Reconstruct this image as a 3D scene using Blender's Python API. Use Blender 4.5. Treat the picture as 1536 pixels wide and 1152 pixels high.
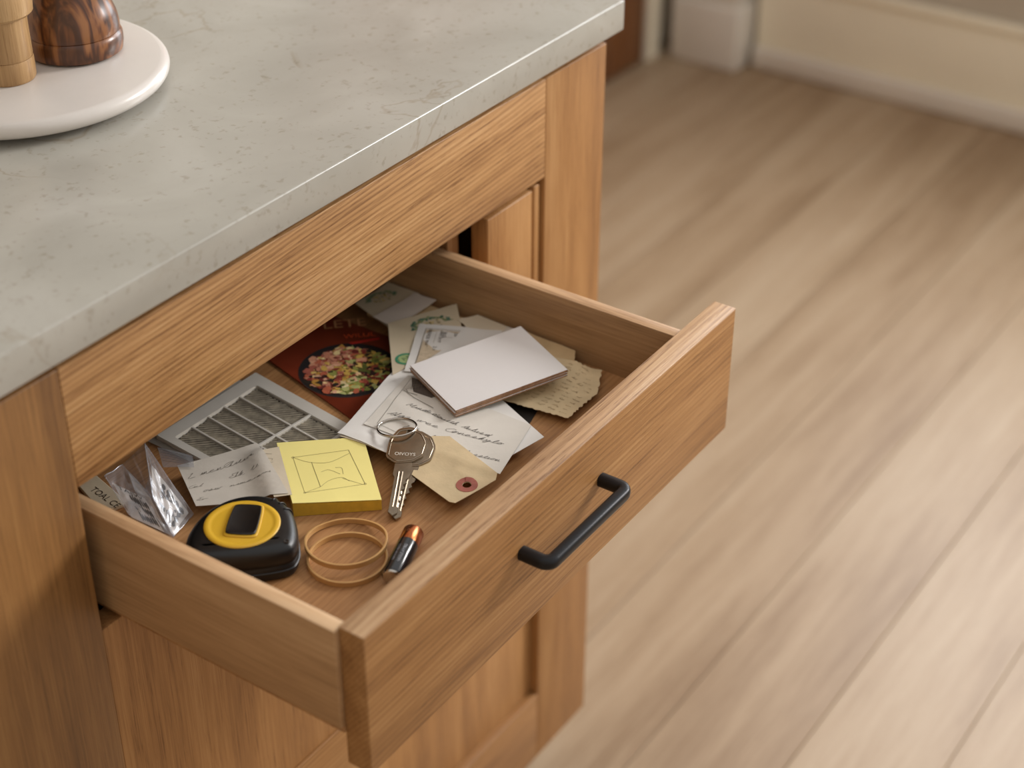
import bpy, bmesh, math, random
import numpy as np
from mathutils import Vector, Matrix, noise
from mathutils.geometry import delaunay_2d_cdt

random.seed(7)
rng = np.random.default_rng(5)
SC = bpy.context.scene
COL = SC.collection
for o in list(bpy.data.objects):
    bpy.data.objects.remove(o)

# ---------------------------------------------------------------- camera
YAW, PIT, ROL = 0.9716, -0.5811, 0.0025
fw = Vector((math.sin(YAW)*math.cos(PIT), math.cos(YAW)*math.cos(PIT), math.sin(PIT)))
rt = fw.cross(Vector((0, 0, 1))).normalized(); up = rt.cross(fw)
r2 = rt*math.cos(ROL)+up*math.sin(ROL); u2 = -rt*math.sin(ROL)+up*math.cos(ROL)
cam = bpy.data.cameras.new('camera'); camo = bpy.data.objects.new('camera', cam); COL.objects.link(camo)
camo.matrix_world = Matrix(((r2.x, u2.x, -fw.x, -0.5412), (r2.y, u2.y, -fw.y, -0.6922), (r2.z, u2.z, -fw.z, 0.5403), (0, 0, 0, 1)))
cam.sensor_width = 36; cam.lens = 2547.9/1536*36
cam.clip_start = 0.02; cam.clip_end = 50
cam.dof.use_dof = True; cam.dof.focus_distance = 1.19; cam.dof.aperture_fstop = 4.2
SC.camera = camo
# ---------------------------------------------------------------- light
SC.view_settings.view_transform = 'Standard'; SC.view_settings.look = 'None'
SC.view_settings.gamma = 1; SC.view_settings.use_curve_mapping = False
SC.view_settings.exposure = 0.0
world = bpy.data.worlds.new('world'); SC.world = world; world.use_nodes = True
bg = world.node_tree.nodes['Background']
bg.inputs[0].default_value = (1.0, 0.975, 0.95, 1); bg.inputs[1].default_value = 0.80
FLOOR = -0.87; WALLX = 2.56; WALLY = 1.02
WINS = [(-1.85, -0.95, 0.50, 1.50, 100, (1.0, 0.98, 0.97)), (-0.45, 0.45, -0.10, 1.25, 26, (0.90, 0.95, 1.0))]   # right wall openings, the second added unseen for floor sheen: y0, y1, z0, z1, watts, colour
for (wy0, wy1, wz0, wz1, pw_, wc_) in WINS:
    la = bpy.data.lights.new('window_daylight', 'AREA'); la.shape = 'RECTANGLE'
    la.size = wz1-wz0-0.1; la.size_y = wy1-wy0-0.1; la.energy = pw_; la.color = wc_
    lo = bpy.data.objects.new('window_daylight', la); COL.objects.link(lo)
    lo.location = (WALLX+0.07, (wy0+wy1)/2, (wz0+wz1)/2)
    lo.rotation_euler = (0, math.radians(90), 0)

# ---------------------------------------------------------------- helpers
def lin(c):
    return tuple(((v/255)/12.92 if v/255 <= .04045 else ((v/255+.055)/1.055)**2.4) for v in c)+(1,)

ORI = {}
def meta(o, label=None, cat=None, group=None, kind=None):
    if label: o['label'] = label
    if cat: o['category'] = cat
    if group: o['group'] = group
    if kind: o['kind'] = kind
    return o
def mk(name, verts, faces, mat, parent=None, origin=None, smooth=False, fmats=None):
    """one mesh object from world-space vertices"""
    po = ORI[parent.name] if parent else Vector((0, 0, 0))
    if origin is None:
        if parent: og = po
        else:
            og = Vector((sum(v[0] for v in verts)/len(verts), sum(v[1] for v in verts)/len(verts), min(v[2] for v in verts)))
    else: og = Vector(origin)
    me = bpy.data.meshes.new(name)
    me.from_pydata([(v[0]-og.x, v[1]-og.y, v[2]-og.z) for v in verts], [], [list(f) for f in faces])
    mats = mat if isinstance(mat, (list, tuple)) else [mat]
    for m in mats: me.materials.append(m)
    if fmats:
        for p, i in zip(me.polygons, fmats): p.material_index = i
    if smooth: me.polygons.foreach_set('use_smooth', [True]*len(me.polygons))
    me.update()
    o = bpy.data.objects.new(name, me); COL.objects.link(o)
    if parent: o.parent = parent
    o.location = og-po
    ORI[o.name] = og
    return o
def from_bm(name, bm, mat, parent=None, origin=None, smooth=False):
    bm.verts.ensure_lookup_table(); bm.verts.index_update()
    vs = [tuple(v.co) for v in bm.verts]; fs = [[v.index for v in f.verts] for f in bm.faces]
    bm.free()
    return mk(name, vs, fs, mat, parent, origin, smooth)
def empty(name, loc, label=None, cat=None, group=None, parent=None):
    o = bpy.data.objects.new(name, None); COL.objects.link(o); o.empty_display_size = .02
    po = ORI[parent.name] if parent else Vector((0, 0, 0))
    if parent: o.parent = parent
    o.location = Vector(loc)-po; ORI[o.name] = Vector(loc)
    return meta(o, label, cat, group)
def smooth_by_angle(o, ang=35):
    me = o.data
    bm = bmesh.new(); bm.from_mesh(me)
    for f in bm.faces: f.smooth = True
    for e in bm.edges:
        if len(e.link_faces) == 2 and e.calc_face_angle(0) > math.radians(ang): e.smooth = False
    bm.to_mesh(me); bm.free()
    return o
def box_bm(x0, x1, y0, y1, z0, z1, bev=0, seg=2, bm=None):
    own = bm is None
    b = bmesh.new()
    vs = [b.verts.new((x, y, z)) for x in (x0, x1) for y in (y0, y1) for z in (z0, z1)]
    for f in ((0, 1, 3, 2), (4, 6, 7, 5), (0, 4, 5, 1), (2, 3, 7, 6), (0, 2, 6, 4), (1, 5, 7, 3)):
        b.faces.new([vs[i] for i in f])
    if bev: bmesh.ops.bevel(b, geom=b.edges[:], offset=bev, segments=seg, affect='EDGES', profile=.5)
    if own: return b
    me = bpy.data.meshes.new('t'); b.to_mesh(me); b.free(); bm.from_mesh(me); bpy.data.meshes.remove(me)
    return bm
def box(name, x0, x1, y0, y1, z0, z1, mat, parent=None, bev=.0006, seg=2, origin=None):
    o = from_bm(name, box_bm(x0, x1, y0, y1, z0, z1, bev, seg), mat, parent, origin)
    if bev: smooth_by_angle(o, 50)
    return o
def tube(path, r, n=12, closed=False, prof=None):
    P = [Vector(p) for p in path]; N = len(P); vs = []; fs = []
    prev = None
    for i, p in enumerate(P):
        a = P[(i-1) % N] if (closed or i > 0) else P[i]; b = P[(i+1) % N] if (closed or i < N-1) else P[i]
        t = (b-a).normalized()
        if prev is None:
            s = t.cross(Vector((0, 0, 1)));
            if s.length < .1: s = t.cross(Vector((1, 0, 0)))
            s.normalize()
        else: s = (prev-t*prev.dot(t)).normalized()
        prev = s; q = s.cross(t)
        for k in range(n):
            if prof: c, d = prof[k]
            else: c, d = math.cos(2*math.pi*k/n)*r, math.sin(2*math.pi*k/n)*r
            vs.append(tuple(p+s*c+q*d))
    for i in range(N if closed else N-1):
        j = (i+1) % N
        for k in range(n):
            l = (k+1) % n; fs.append((i*n+k, i*n+l, j*n+l, j*n+k))
    if not closed:
        fs.append(tuple(range(n))[::-1]); fs.append(tuple((N-1)*n+k for k in range(n)))
    return vs, fs
def lathe(prof, cx, cy, n=64):
    vs = []; fs = []
    for r, z in prof:
        for k in range(n):
            a = 2*math.pi*k/n; vs.append((cx+r*math.cos(a), cy+r*math.sin(a), z))
    for i in range(len(prof)-1):
        for k in range(n):
            l = (k+1) % n; fs.append((i*n+k, i*n+l, (i+1)*n+l, (i+1)*n+k))
    fs.append(tuple(range(n))[::-1]); fs.append(tuple((len(prof)-1)*n+k for k in range(n)))
    return vs, fs
def chaikin(pts, it=2, closed=True):
    P = [np.array(p, float) for p in pts]
    for _ in range(it):
        Q = []
        n = len(P)
        for i in range(n if closed else n-1):
            a, b = P[i], P[(i+1) % n]; Q += [a*.75+b*.25, a*.25+b*.75]
        if not closed: Q = [P[0]]+Q+[P[-1]]
        P = Q
    return P
def catmull(pts, m=6):
    P = [np.array(p, float) for p in pts]; P = [2*P[0]-P[1]]+P+[2*P[-1]-P[-2]]; out = []
    for i in range(1, len(P)-2):
        for k in range(m):
            t = k/m; a, b, c, d = P[i-1:i+3]
            out.append(.5*((2*b)+(-a+c)*t+(2*a-5*b+4*c-d)*t*t+(-a+3*b-3*c+d)*t**3))
    out.append(P[-2]); return out

# ---------------------------------------------------------------- materials
def newmat(name):
    m = bpy.data.materials.new(name); m.use_nodes = True
    nt = m.node_tree; b = nt.nodes['Principled BSDF']
    return m, nt, b
def N(nt, t, **kw):
    n = nt.nodes.new(t)
    for k, v in kw.items():
        if hasattr(n, k): setattr(n, k, v)
    return n
def ramp(nt, stops, interp='LINEAR'):
    r = nt.nodes.new('ShaderNodeValToRGB'); r.color_ramp.interpolation = interp
    e = r.color_ramp.elements
    while len(e) < len(stops): e.new(.5)
    for el, (p, c) in zip(e, stops): el.position = p; el.color = c
    return r
def plain(name, rgb, rough=.5, metal=0, var=.06, scale=40, bump=.0, bscale=300, spec=.5, coat=0):
    """solid colour with a little procedural mottling and relief"""
    m, nt, b = newmat(name); L = nt.links
    tc = N(nt, 'ShaderNodeTexCoord'); no = N(nt, 'ShaderNodeTexNoise'); no.inputs['Scale'].default_value = scale
    no.inputs['Detail'].default_value = 5
    L.new(tc.outputs['Object'], no.inputs['Vector'])
    c = lin(rgb); a = tuple(max(0, v*(1-var*1.6)) for v in c[:3])+(1,); d = tuple(min(1, v*(1+var*1.6)) for v in c[:3])+(1,)
    r = ramp(nt, [(.3, a), (.7, d)]); L.new(no.outputs['Fac'], r.inputs[0]); L.new(r.outputs[0], b.inputs['Base Color'])
    b.inputs['Roughness'].default_value = rough; b.inputs['Metallic'].default_value = metal
    b.inputs['Specular IOR Level'].default_value = spec; b.inputs['Coat Weight'].default_value = coat
    if bump:
        n2 = N(nt, 'ShaderNodeTexNoise'); n2.inputs['Scale'].default_value = bscale; n2.inputs['Detail'].default_value = 3
        L.new(tc.outputs['Object'], n2.inputs['Vector'])
        bp = N(nt, 'ShaderNodeBump'); bp.inputs['Strength'].default_value = bump; bp.inputs['Distance'].default_value = .0005
        L.new(n2.outputs['Fac'], bp.inputs['Height']); L.new(bp.outputs[0], b.inputs['Normal'])
    return m
def oak(name, axis, dark, mid, light, fig=.5, pore=.5, rough=.48, rot=0.0, seed=0, ringf=130, amp=1.2, bump=.35, big=1.0, rnd=False, tone=.15, spec=.4):
    """procedural oak; grain runs along axis (0,1,2)"""
    m, nt, b = newmat(name); L = nt.links
    tc = N(nt, 'ShaderNodeTexCoord'); mp = N(nt, 'ShaderNodeMapping')
    rr = [0, 0, 0]
    rr[{0: 1, 1: 2, 2: 0}[axis] if axis != 2 else 0] = rot
    if axis == 0: rr = [0, rot, 0]
    if axis == 1: rr = [0, 0, rot]
    if axis == 2: rr = [0, rot, 0]
    mp.inputs['Rotation'].default_value = rr
    mp.inputs['Location'].default_value = (seed*1.37, seed*.71, seed*2.13)
    L.new(tc.outputs['Object'], mp.inputs['Vector'])
    src = mp.outputs[0]
    if rnd:
        oi = N(nt, 'ShaderNodeObjectInfo'); sc = N(nt, 'ShaderNodeVectorMath', operation='SCALE'); sc.inputs[0].default_value = (13., 7., 5.)
        L.new(oi.outputs['Random'], sc.inputs['Scale'])
        ad = N(nt, 'ShaderNodeVectorMath', operation='ADD'); L.new(src, ad.inputs[0]); L.new(sc.outputs[0], ad.inputs[1]); src = ad.outputs[0]
    def sn(al, ac, detail=3, rough_=.55, dist=0):
        s = [ac]*3; s[axis] = al
        mu = N(nt, 'ShaderNodeVectorMath', operation='MULTIPLY'); mu.inputs[1].default_value = s; L.new(src, mu.inputs[0])
        n = N(nt, 'ShaderNodeTexNoise'); n.inputs['Scale'].default_value = 1; n.inputs['Detail'].default_value = detail
        n.inputs['Roughness'].default_value = rough_; n.inputs['Distortion'].default_value = dist
        L.new(mu.outputs[0], n.inputs['Vector']); return n.outputs['Fac']
    def M(op, a, b_=None, c=None):
        n = N(nt, 'ShaderNodeMath', operation=op)
        for i, v in enumerate((a, b_, c)):
            if v is None: continue
            if isinstance(v, (int, float)): n.inputs[i].default_value = v
            else: L.new(v, n.inputs[i])
        return n.outputs[0]
    broad = sn(1.6*big, 9*big, 2)
    mid_n = sn(5*big, 60*big, 4)
    fine = sn(14, 900, 4, .65)
    pores = sn(26, 620, 3, .7)
    # growth rings : distance across the grain warped by noise
    sep = N(nt, 'ShaderNodeSeparateXYZ'); L.new(src, sep.inputs[0])
    o1, o2 = [sep.outputs[i] for i in range(3) if i != axis]
    warp = sn(2.2*big, 7*big, 2)
    ac = M('ADD', M('MULTIPLY', o1, 1.0), M('MULTIPLY', o2, .8))
    ph = M('ADD', M('MULTIPLY', ac, ringf*6.283), M('MULTIPLY', warp, amp*60))
    ph = M('ADD', ph, M('MULTIPLY', mid_n, 5.0))
    ring = M('MULTIPLY_ADD', M('SINE', ph), .5, .5)
    ring = M('POWER', ring, 1.6)
    ringm = M('MULTIPLY', M('SUBTRACT', ring, .35), fig*.5)
    t = M('ADD', M('MULTIPLY', M('SUBTRACT', broad, .5), .9), .5)
    t = M('ADD', t, M('MULTIPLY', M('SUBTRACT', mid_n, .5), .7))
    t = M('ADD', t, M('MULTIPLY', M('SUBTRACT', fine, .5), .75))
    t = M('SUBTRACT', t, ringm)
    pr = N(nt, 'ShaderNodeMapRange'); pr.inputs[1].default_value = .56; pr.inputs[2].default_value = .72
    L.new(pores, pr.inputs[0]); pd = M('MULTIPLY', pr.outputs[0], pore*.45)
    t = M('SUBTRACT', t, pd)
    if rnd: t = M('ADD', t, M('MULTIPLY', M('SUBTRACT', oi.outputs['Random'], .5), tone))
    r = ramp(nt, [(.12, lin(dark)), (.5, lin(mid)), (.88, lin(light))]); L.new(t, r.inputs[0])
    L.new(r.outputs[0], b.inputs['Base Color'])
    b.inputs['Roughness'].default_value = rough; b.inputs['Specular IOR Level'].default_value = spec
    bp = N(nt, 'ShaderNodeBump'); bp.inputs['Strength'].default_value = bump; bp.inputs['Distance'].default_value = .0004
    h = M('SUBTRACT', M('MULTIPLY', fine, .5), M('ADD', pd, M('MULTIPLY', ringm, .6))); L.new(h, bp.inputs['Height']); L.new(bp.outputs[0], b.inputs['Normal'])
    return m
OD, OM, OL = (128, 88, 54), (176, 134, 90), (206, 168, 122)
oak_rail = oak('oak_rail', 0, (120, 80, 44), (178, 134, 86), (210, 172, 124), fig=.42, pore=.7, rot=.07, seed=1, ringf=270, amp=.75)
oak_x = oak('oak_along_x', 0, (112, 74, 40), (156, 112, 66), (184, 142, 94), fig=.3, pore=.6, seed=2, ringf=260, amp=.5)
oak_y = oak('oak_along_y', 1, (126, 92, 60), (170, 132, 92), (196, 160, 120), fig=.06, pore=.3, seed=3, big=.6)
oak_z = oak('oak_along_z', 2, (118, 78, 42), (162, 116, 68), (188, 144, 94), fig=.12, pore=.5, seed=4, ringf=200, amp=.5)
oak_z2 = oak('oak_along_z_dark', 2, (112, 74, 44), (160, 116, 74), (186, 142, 96), fig=.12, pore=.5, seed=6, ringf=200, amp=.5)
oak_top = oak('oak_side_pale', 1, (150, 112, 76), (196, 158, 118), (216, 184, 146), fig=.2, pore=.4, seed=8)  # paler oak, light on the side tops put into the colour
oak_top_x_lit = oak('oak_front_edge', 0, (128, 92, 62), (184, 146, 108), (214, 182, 144), fig=.35, pore=.9, seed=14, ringf=180, amp=.5, bump=.7)
oak_base = oak('oak_drawer_bottom', 0, (126, 86, 52), (168, 122, 78), (194, 150, 104), fig=.2, pore=.4, rot=.03, seed=9, ringf=240, amp=.5, rough=.45)
oak_floor = oak('oak_floor_planks', 0, (130, 102, 72), (166, 141, 112), (183, 161, 134), fig=.08, pore=.3, seed=11, ringf=40, amp=.4, big=.6, rough=.44, rnd=True, tone=.09, spec=.6, bump=.12)
oak_dark = oak('oak_far_door', 2, (92, 54, 28), (128, 82, 46), (150, 100, 60), fig=.3, pore=.3, seed=12)
oak_left_shade = oak('oak_left_stile', 2, (94, 62, 30), (132, 92, 49), (158, 117, 68), fig=.12, pore=.5, seed=5, ringf=200, amp=.5)  # darker than the other boards, shade at the left put into the colour
cream = plain('cream_paint', (248, 240, 218), .45, scale=3, var=.03)
white_paint = plain('white_trim_paint', (228, 220, 208), .4, scale=3, var=.02)
wall_paint = plain('wall_paint', (190, 180, 164), .7, scale=3, var=.02, bump=.1)
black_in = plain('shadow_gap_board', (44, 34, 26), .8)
gap_mat = plain('floor_joint', (120, 92, 66), .9)

def stone():
    m, nt, b = newmat('quartz_stone'); L = nt.links
    tc = N(nt, 'ShaderNodeTexCoord')
    def no(s, d, dist=0):
        n = N(nt, 'ShaderNodeTexNoise'); n.inputs['Scale'].default_value = s; n.inputs['Detail'].default_value = d; n.inputs['Distortion'].default_value = dist
        L.new(tc.outputs['Object'], n.inputs['Vector']); return n
    a = no(9, 6, .6); r = ramp(nt, [(.3, lin((155, 151, 141))), (.55, lin((166, 162, 152))), (.75, lin((176, 172, 163)))])
    L.new(a.outputs['Fac'], r.inputs[0])
    s = no(170, 3); sr = ramp(nt, [(.60, (0, 0, 0, 1)), (.72, (1, 1, 1, 1))]); L.new(s.outputs['Fac'], sr.inputs[0])
    mx = N(nt, 'ShaderNodeMixRGB'); mx.blend_type = 'MULTIPLY'; mx.inputs[2].default_value = (.62, .56, .48, 1)
    g = N(nt, 'ShaderNodeMath', operation='MULTIPLY'); g.inputs[1].default_value = .45; L.new(sr.outputs[0], g.inputs[0])
    L.new(g.outputs[0], mx.inputs[0]); L.new(r.outputs[0], mx.inputs[1])
    v = no(4.5, 5, 1.8); vr = ramp(nt, [(.488, (0, 0, 0, 1)), (.5, (1, 1, 1, 1)), (.512, (0, 0, 0, 1))]); L.new(v.outputs['Fac'], vr.inputs[0])
    br = no(6, 2); brr = ramp(nt, [(.5, (0, 0, 0, 1)), (.62, (1, 1, 1, 1))]); L.new(br.outputs['Fac'], brr.inputs[0])
    vm = N(nt, 'ShaderNodeMath', operation='MULTIPLY'); L.new(vr.outputs[0], vm.inputs[0]); L.new(brr.outputs[0], vm.inputs[1])
    v2 = N(nt, 'ShaderNodeMath', operation='MULTIPLY'); v2.inputs[1].default_value = .5; L.new(vm.outputs[0], v2.inputs[0])
    m2 = N(nt, 'ShaderNodeMixRGB'); m2.blend_type = 'MULTIPLY'; m2.inputs[2].default_value = (.66, .55, .42, 1)
    L.new(v2.outputs[0], m2.inputs[0]); L.new(mx.outputs[0], m2.inputs[1]); L.new(m2.outputs[0], b.inputs['Base Color'])
    b.inputs['Roughness'].default_value = .25
    bp = N(nt, 'ShaderNodeBump'); bp.inputs['Strength'].default_value = .08; bp.inputs['Distance'].default_value = .0003
    L.new(s.outputs['Fac'], bp.inputs['Height']); L.new(bp.outputs[0], b.inputs['Normal'])
    return m
stone_mat = stone()
def burl(name, cols, sc, dist, stretch=1):
    m, nt, b = newmat(name); L = nt.links
    tc = N(nt, 'ShaderNodeTexCoord'); mp = N(nt, 'ShaderNodeMapping'); mp.inputs['Scale'].default_value = (1, 1, stretch); L.new(tc.outputs['Object'], mp.inputs[0])
    n = N(nt, 'ShaderNodeTexNoise'); n.inputs['Scale'].default_value = sc; n.inputs['Detail'].default_value = 4; n.inputs['Distortion'].default_value = dist
    L.new(mp.outputs[0], n.inputs['Vector'])
    mu = N(nt, 'ShaderNodeMath', operation='MULTIPLY'); mu.inputs[1].default_value = 34; L.new(n.outputs['Fac'], mu.inputs[0])
    si = N(nt, 'ShaderNodeMath', operation='SINE'); L.new(mu.outputs[0], si.inputs[0])
    ma = N(nt, 'ShaderNodeMath', operation='MULTIPLY_ADD'); ma.inputs[1].default_value = .25; ma.inputs[2].default_value = 0; L.new(si.outputs[0], ma.inputs[0])
    ad = N(nt, 'ShaderNodeMath', operation='ADD'); L.new(ma.outputs[0], ad.inputs[0]); L.new(n.outputs['Fac'], ad.inputs[1])
    r = ramp(nt, [(.2, lin(cols[0])), (.5, lin(cols[1])), (.8, lin(cols[2]))]); L.new(ad.outputs[0], r.inputs[0]); L.new(r.outputs[0], b.inputs['Base Color'])
    b.inputs['Roughness'].default_value = .34; b.inputs['Coat Weight'].default_value = .2; b.inputs['Coat Roughness'].default_value = .12
    return m
burl_mat = burl('walnut_burl', ((58, 30, 14), (112, 66, 34), (150, 98, 54)), 22, 1.2, .45)
pale_wood = oak('pale_mill_wood', 2, (140, 104, 66), (178, 142, 98), (200, 166, 122), fig=.2, pore=.5, seed=21, rough=.35)
marble = plain('white_marble', (210, 203, 196), .26, scale=14, var=.03)
black_metal = plain('black_handle_metal', (34, 34, 36), .38, metal=.6, var=.05, bump=.08, bscale=900)
steel = plain('nickel_metal', (158, 144, 126), .24, metal=1, var=.08, scale=120, bump=.08, bscale=600)
steel_ring = plain('ring_steel', (190, 184, 176), .15, metal=1, var=.03)
paperw = plain('white_paper', (214, 210, 204), .75, scale=25, var=.02, bump=.15, bscale=260)
card_white = plain('white_card_stock', (216, 212, 210), .6, scale=20, var=.01)
card_edge = plain('raw_card_edge', (162, 124, 94), .8, scale=300, var=.15)
cream_paper = plain('cream_paper', (206, 192, 168), .75, scale=30, var=.04, bump=.2, bscale=300)
grey_paper = plain('greyish_paper', (198, 190, 178), .75, scale=35, var=.05, bump=.2, bscale=300)
tan_paper = plain('tan_paper', (196, 168, 126), .78, scale=60, var=.06, bump=.2, bscale=400)
old_paper = plain('aged_paper', (206, 184, 146), .8, scale=45, var=.09, bump=.35, bscale=260)
packet_paper = plain('packet_paper', (200, 184, 156), .7, scale=30, var=.04, bump=.15, bscale=260)
manila = plain('manila_tag_card', (200, 178, 140), .72, scale=80, var=.05, bump=.25, bscale=500)
reinforce = plain('red_brown_reinforcement', (158, 88, 74), .7, scale=90, var=.12)
yellow_paper = plain('yellow_note_paper', (238, 224, 140), .7, scale=25, var=.02)
yellow_edge = plain('yellow_pad_edge', (206, 166, 50), .75, scale=200, var=.06)
tape_black = plain('black_tape_casing', (13, 13, 14), .4, scale=60, var=.1, bump=.15, bscale=900)
tape_yellow = plain('yellow_tape_disc', (214, 170, 48), .36, scale=30, var=.04, bump=.06)
band_mat = plain('tan_rubber', (192, 148, 92), .42, scale=60, var=.05)
copper = plain('copper_cap', (196, 118, 70), .24, metal=1, var=.05)
batt_black = plain('battery_sleeve', (24, 26, 32), .22, coat=.6)
dark_card = plain('dark_photo_card', (38, 32, 28), .5)
mag_red = plain('red_brown_cover', (118, 48, 28), .33, scale=14, var=.22)
grille_white = plain('white_grille_plastic', (198, 192, 182), .45, scale=50, var=.02)
filter_dark = plain('dark_filter_pleats', (176, 168, 152), .8, scale=200, var=.2)
INKS = {}
def ink(rgb, rough=.6):
    k = tuple(rgb)
    if k not in INKS: INKS[k] = plain('ink_%d_%d_%d' % k, rgb, rough, var=.08, scale=400)
    return INKS[k]

# ================================================================ the setting
root_floor = box('floor', -2.2, WALLX+.1, -3.0, WALLY+.1, FLOOR-.05, FLOOR-.014, gap_mat, bev=0, origin=(0, 0, FLOOR-.05)); meta(root_floor, kind='structure')
PW = .149
lengths = {}
def plank_mesh(L):
    if L in lengths: return lengths[L]
    b = box_bm(0, L-.0008, 0, PW-.0010, 0, .0135, .0008, 1)
    me = bpy.data.meshes.new('plank'); b.to_mesh(me); b.free(); me.materials.append(oak_floor); lengths[L] = me
    return me
row = 0; y = -.3275-PW*17
while y < WALLY-.02:
    x = -2.2+[-.85, -1.2, -.95, -1.4, -1.05][row % 5]
    while x < WALLX:
        L = 3.4
        x0, x1 = max(x, -2.2), min(x+L, WALLX)
        if x1-x0 > .06:
            me = plank_mesh(round(x1-x0, 3))
            o = bpy.data.objects.new('plank', me); COL.objects.link(o); o.parent = root_floor
            o.location = Vector((x0, y, FLOOR-.0138))-ORI['floor']
        x += L
    row += 1; y += PW
# right wall with its window opening and the added one for the sheen light
def wall_with_hole():
    bm = bmesh.new(); X0, X1 = WALLX, WALLX+.14; top = 2.0; ys = -3.0
    for (wy0, wy1, wz0, wz1, *_r) in WINS:
        box_bm(X0, X1, ys, wy0, FLOOR, top, 0, bm=bm); box_bm(X0, X1, wy0, wy1, FLOOR, wz0, 0, bm=bm); box_bm(X0, X1, wy0, wy1, wz1, top, 0, bm=bm); ys = wy1
    box_bm(X0, X1, ys, WALLY+.1, FLOOR, top, 0, bm=bm)
    return bm
w = from_bm('wall_right', wall_with_hole(), wall_paint); meta(w, kind='structure')
w = box('wall_left', -1.75, -1.65, -3.0, WALLY+.1, FLOOR, 2.0, wall_paint, bev=0); meta(w, kind='structure')  # unseen wall, added to dim the light from the left
w = box('wall_back', -1.65, WALLX, WALLY, WALLY+.12, FLOOR, 2.0, wall_paint, bev=0); meta(w, kind='structure')
for wi, (wy0, wy1, wz0, wz1, *_r) in enumerate(WINS):
    wf = empty('window_%d' % (wi+1), (WALLX, (wy0+wy1)/2, wz0)); wf['kind'] = 'structure'  # the second is an added frame round the sheen light
    bm = bmesh.new()
    for a in ((wy0, wy0+.05, wz0, wz1), (wy1-.05, wy1, wz0, wz1), (wy0+.05, wy1-.05, wz0, wz0+.05), (wy0+.05, wy1-.05, wz1-.05, wz1)):
        box_bm(WALLX, WALLX+.05, a[0], a[1], a[2], a[3], 0, bm=bm)
    from_bm('window_frame', bm, white_paint, wf)
    box('window_sill', WALLX-.05, WALLX, wy0-.05, wy1+.05, wz0-.03, wz0, white_paint, wf, bev=.003)
bb = empty('baseboard_right', (WALLX-.02, -.8, FLOOR)); bb['kind'] = 'structure'
box('shoe_moulding', WALLX-.034, WALLX-.016, -3.0, .795, FLOOR, FLOOR+.046, white_paint, bb, bev=.006)
box('board', WALLX-.016, WALLX, -3.0, .795, FLOOR, FLOOR+.185, cream, bb, bev=.002)
box('cap_moulding', WALLX-.022, WALLX, -3.0, .795, FLOOR+.185, FLOOR+.205, cream, bb, bev=.005)
t1 = empty('trim_1', (2.51, .88, FLOOR)); t1['kind'] = 'structure'
box('plinth_block', 2.475, WALLX, .806, .962, FLOOR, FLOOR+.135, white_paint, t1, bev=.006)
box('pilaster', 2.49, WALLX, .820, .955, FLOOR+.135, 2.0, white_paint, t1, bev=.004)
t2 = box('trim_2', 2.425, 2.475, .985, WALLY, FLOOR, 2.0, cream, bev=.004); meta(t2, kind='structure')
d1 = empty('door_1', (1.95, WALLY, FLOOR)); d1['kind'] = 'structure'
box('door_stile', 2.29, 2.42, .995, WALLY-.001, FLOOR+.006, 1.2, oak_dark, d1, bev=.003)
box('door_stile', 1.55, 1.68, .995, WALLY-.001, FLOOR+.006, 1.2, oak_dark, d1, bev=.003)
box('door_rail', 1.68, 2.29, .995, WALLY-.001, FLOOR+.006, FLOOR+.24, oak_dark, d1, bev=.003)
box('door_rail', 1.68, 2.29, .995, WALLY-.001, 1.05, 1.2, oak_dark, d1, bev=.003)
box('door_panel', 1.68, 2.29, 1.008, WALLY-.001, FLOOR+.24, 1.05, oak_dark, d1, bev=0)

# ================================================================ the cabinet
XE, XR = .611, .520
RZ = -.0867; ZB = -.7556; ZR2 = -.6673; ZL = -.4712
CAB = empty('kitchen_cabinet', (.25, .3, ZB), 'oak kitchen base cabinet with an open drawer under a pale stone worktop', 'cabinet')
TH = .021
box('stile', -.36, -.0004, 0, TH, ZB, 0, oak_left_shade, CAB)
box('stile', XR, XE, 0, TH, ZB, 0, oak_z, CAB)
box('top_rail', 0, XR-.0005, 0, TH, RZ, 0, oak_rail, CAB)
box('side_panel', XE-.018, XE-.0005, TH, .66, ZB, 0, oak_z2, CAB)
box('side_panel', -.36, -.342, TH, .66, ZB, 0, oak_z2, CAB)
box('back_panel', -.342, XE-.018, .645, .66, ZB, 0, oak_z2, CAB, bev=0)
box('cabinet_bottom', -.342, XE-.018, TH, .645, ZB, ZB+.018, oak_z2, CAB, bev=0)
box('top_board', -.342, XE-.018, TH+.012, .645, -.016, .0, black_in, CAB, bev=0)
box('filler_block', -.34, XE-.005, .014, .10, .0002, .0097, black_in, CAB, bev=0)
# board under the drawer, seen below it
box('lower_panel', .0004, XR-.0005, .0012, .018, ZL+.0004, -.2040, oak_z, CAB)
box('middle_rail', .0004, XR-.0005, -.0006, TH, -.5360, ZL, oak_x, CAB, bev=.0008)
box('recessed_panel', .0004, XR-.0005, .009, .018, ZR2, -.5362, oak_z, CAB)
box('bottom_rail', .0004, XR-.0005, -.0002, TH, ZB, ZR2, oak_x, CAB, bev=.0008)
# uprights standing behind the opening to the right of the drawer
box('filler_upright', .442, .5060, .003, .020, -.203, -.0945, oak_z, CAB, bev=.0012)
box('filler_strip', .5085, .5165, .003, .020, -.203, -.0925, oak_z, CAB, bev=.001)
box('inner_upright', .424, .4385, .030, .046, -.203, -.060, oak_z2, CAB)
box('drawer_runner', .4215, .424, .03, .50, -.19, -.155, steel, CAB, bev=0)
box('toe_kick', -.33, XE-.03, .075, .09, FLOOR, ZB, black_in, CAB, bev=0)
box('plinth_side', XE-.045, XE-.03, .09, .6, FLOOR, ZB, black_in, CAB, bev=0)

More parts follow.
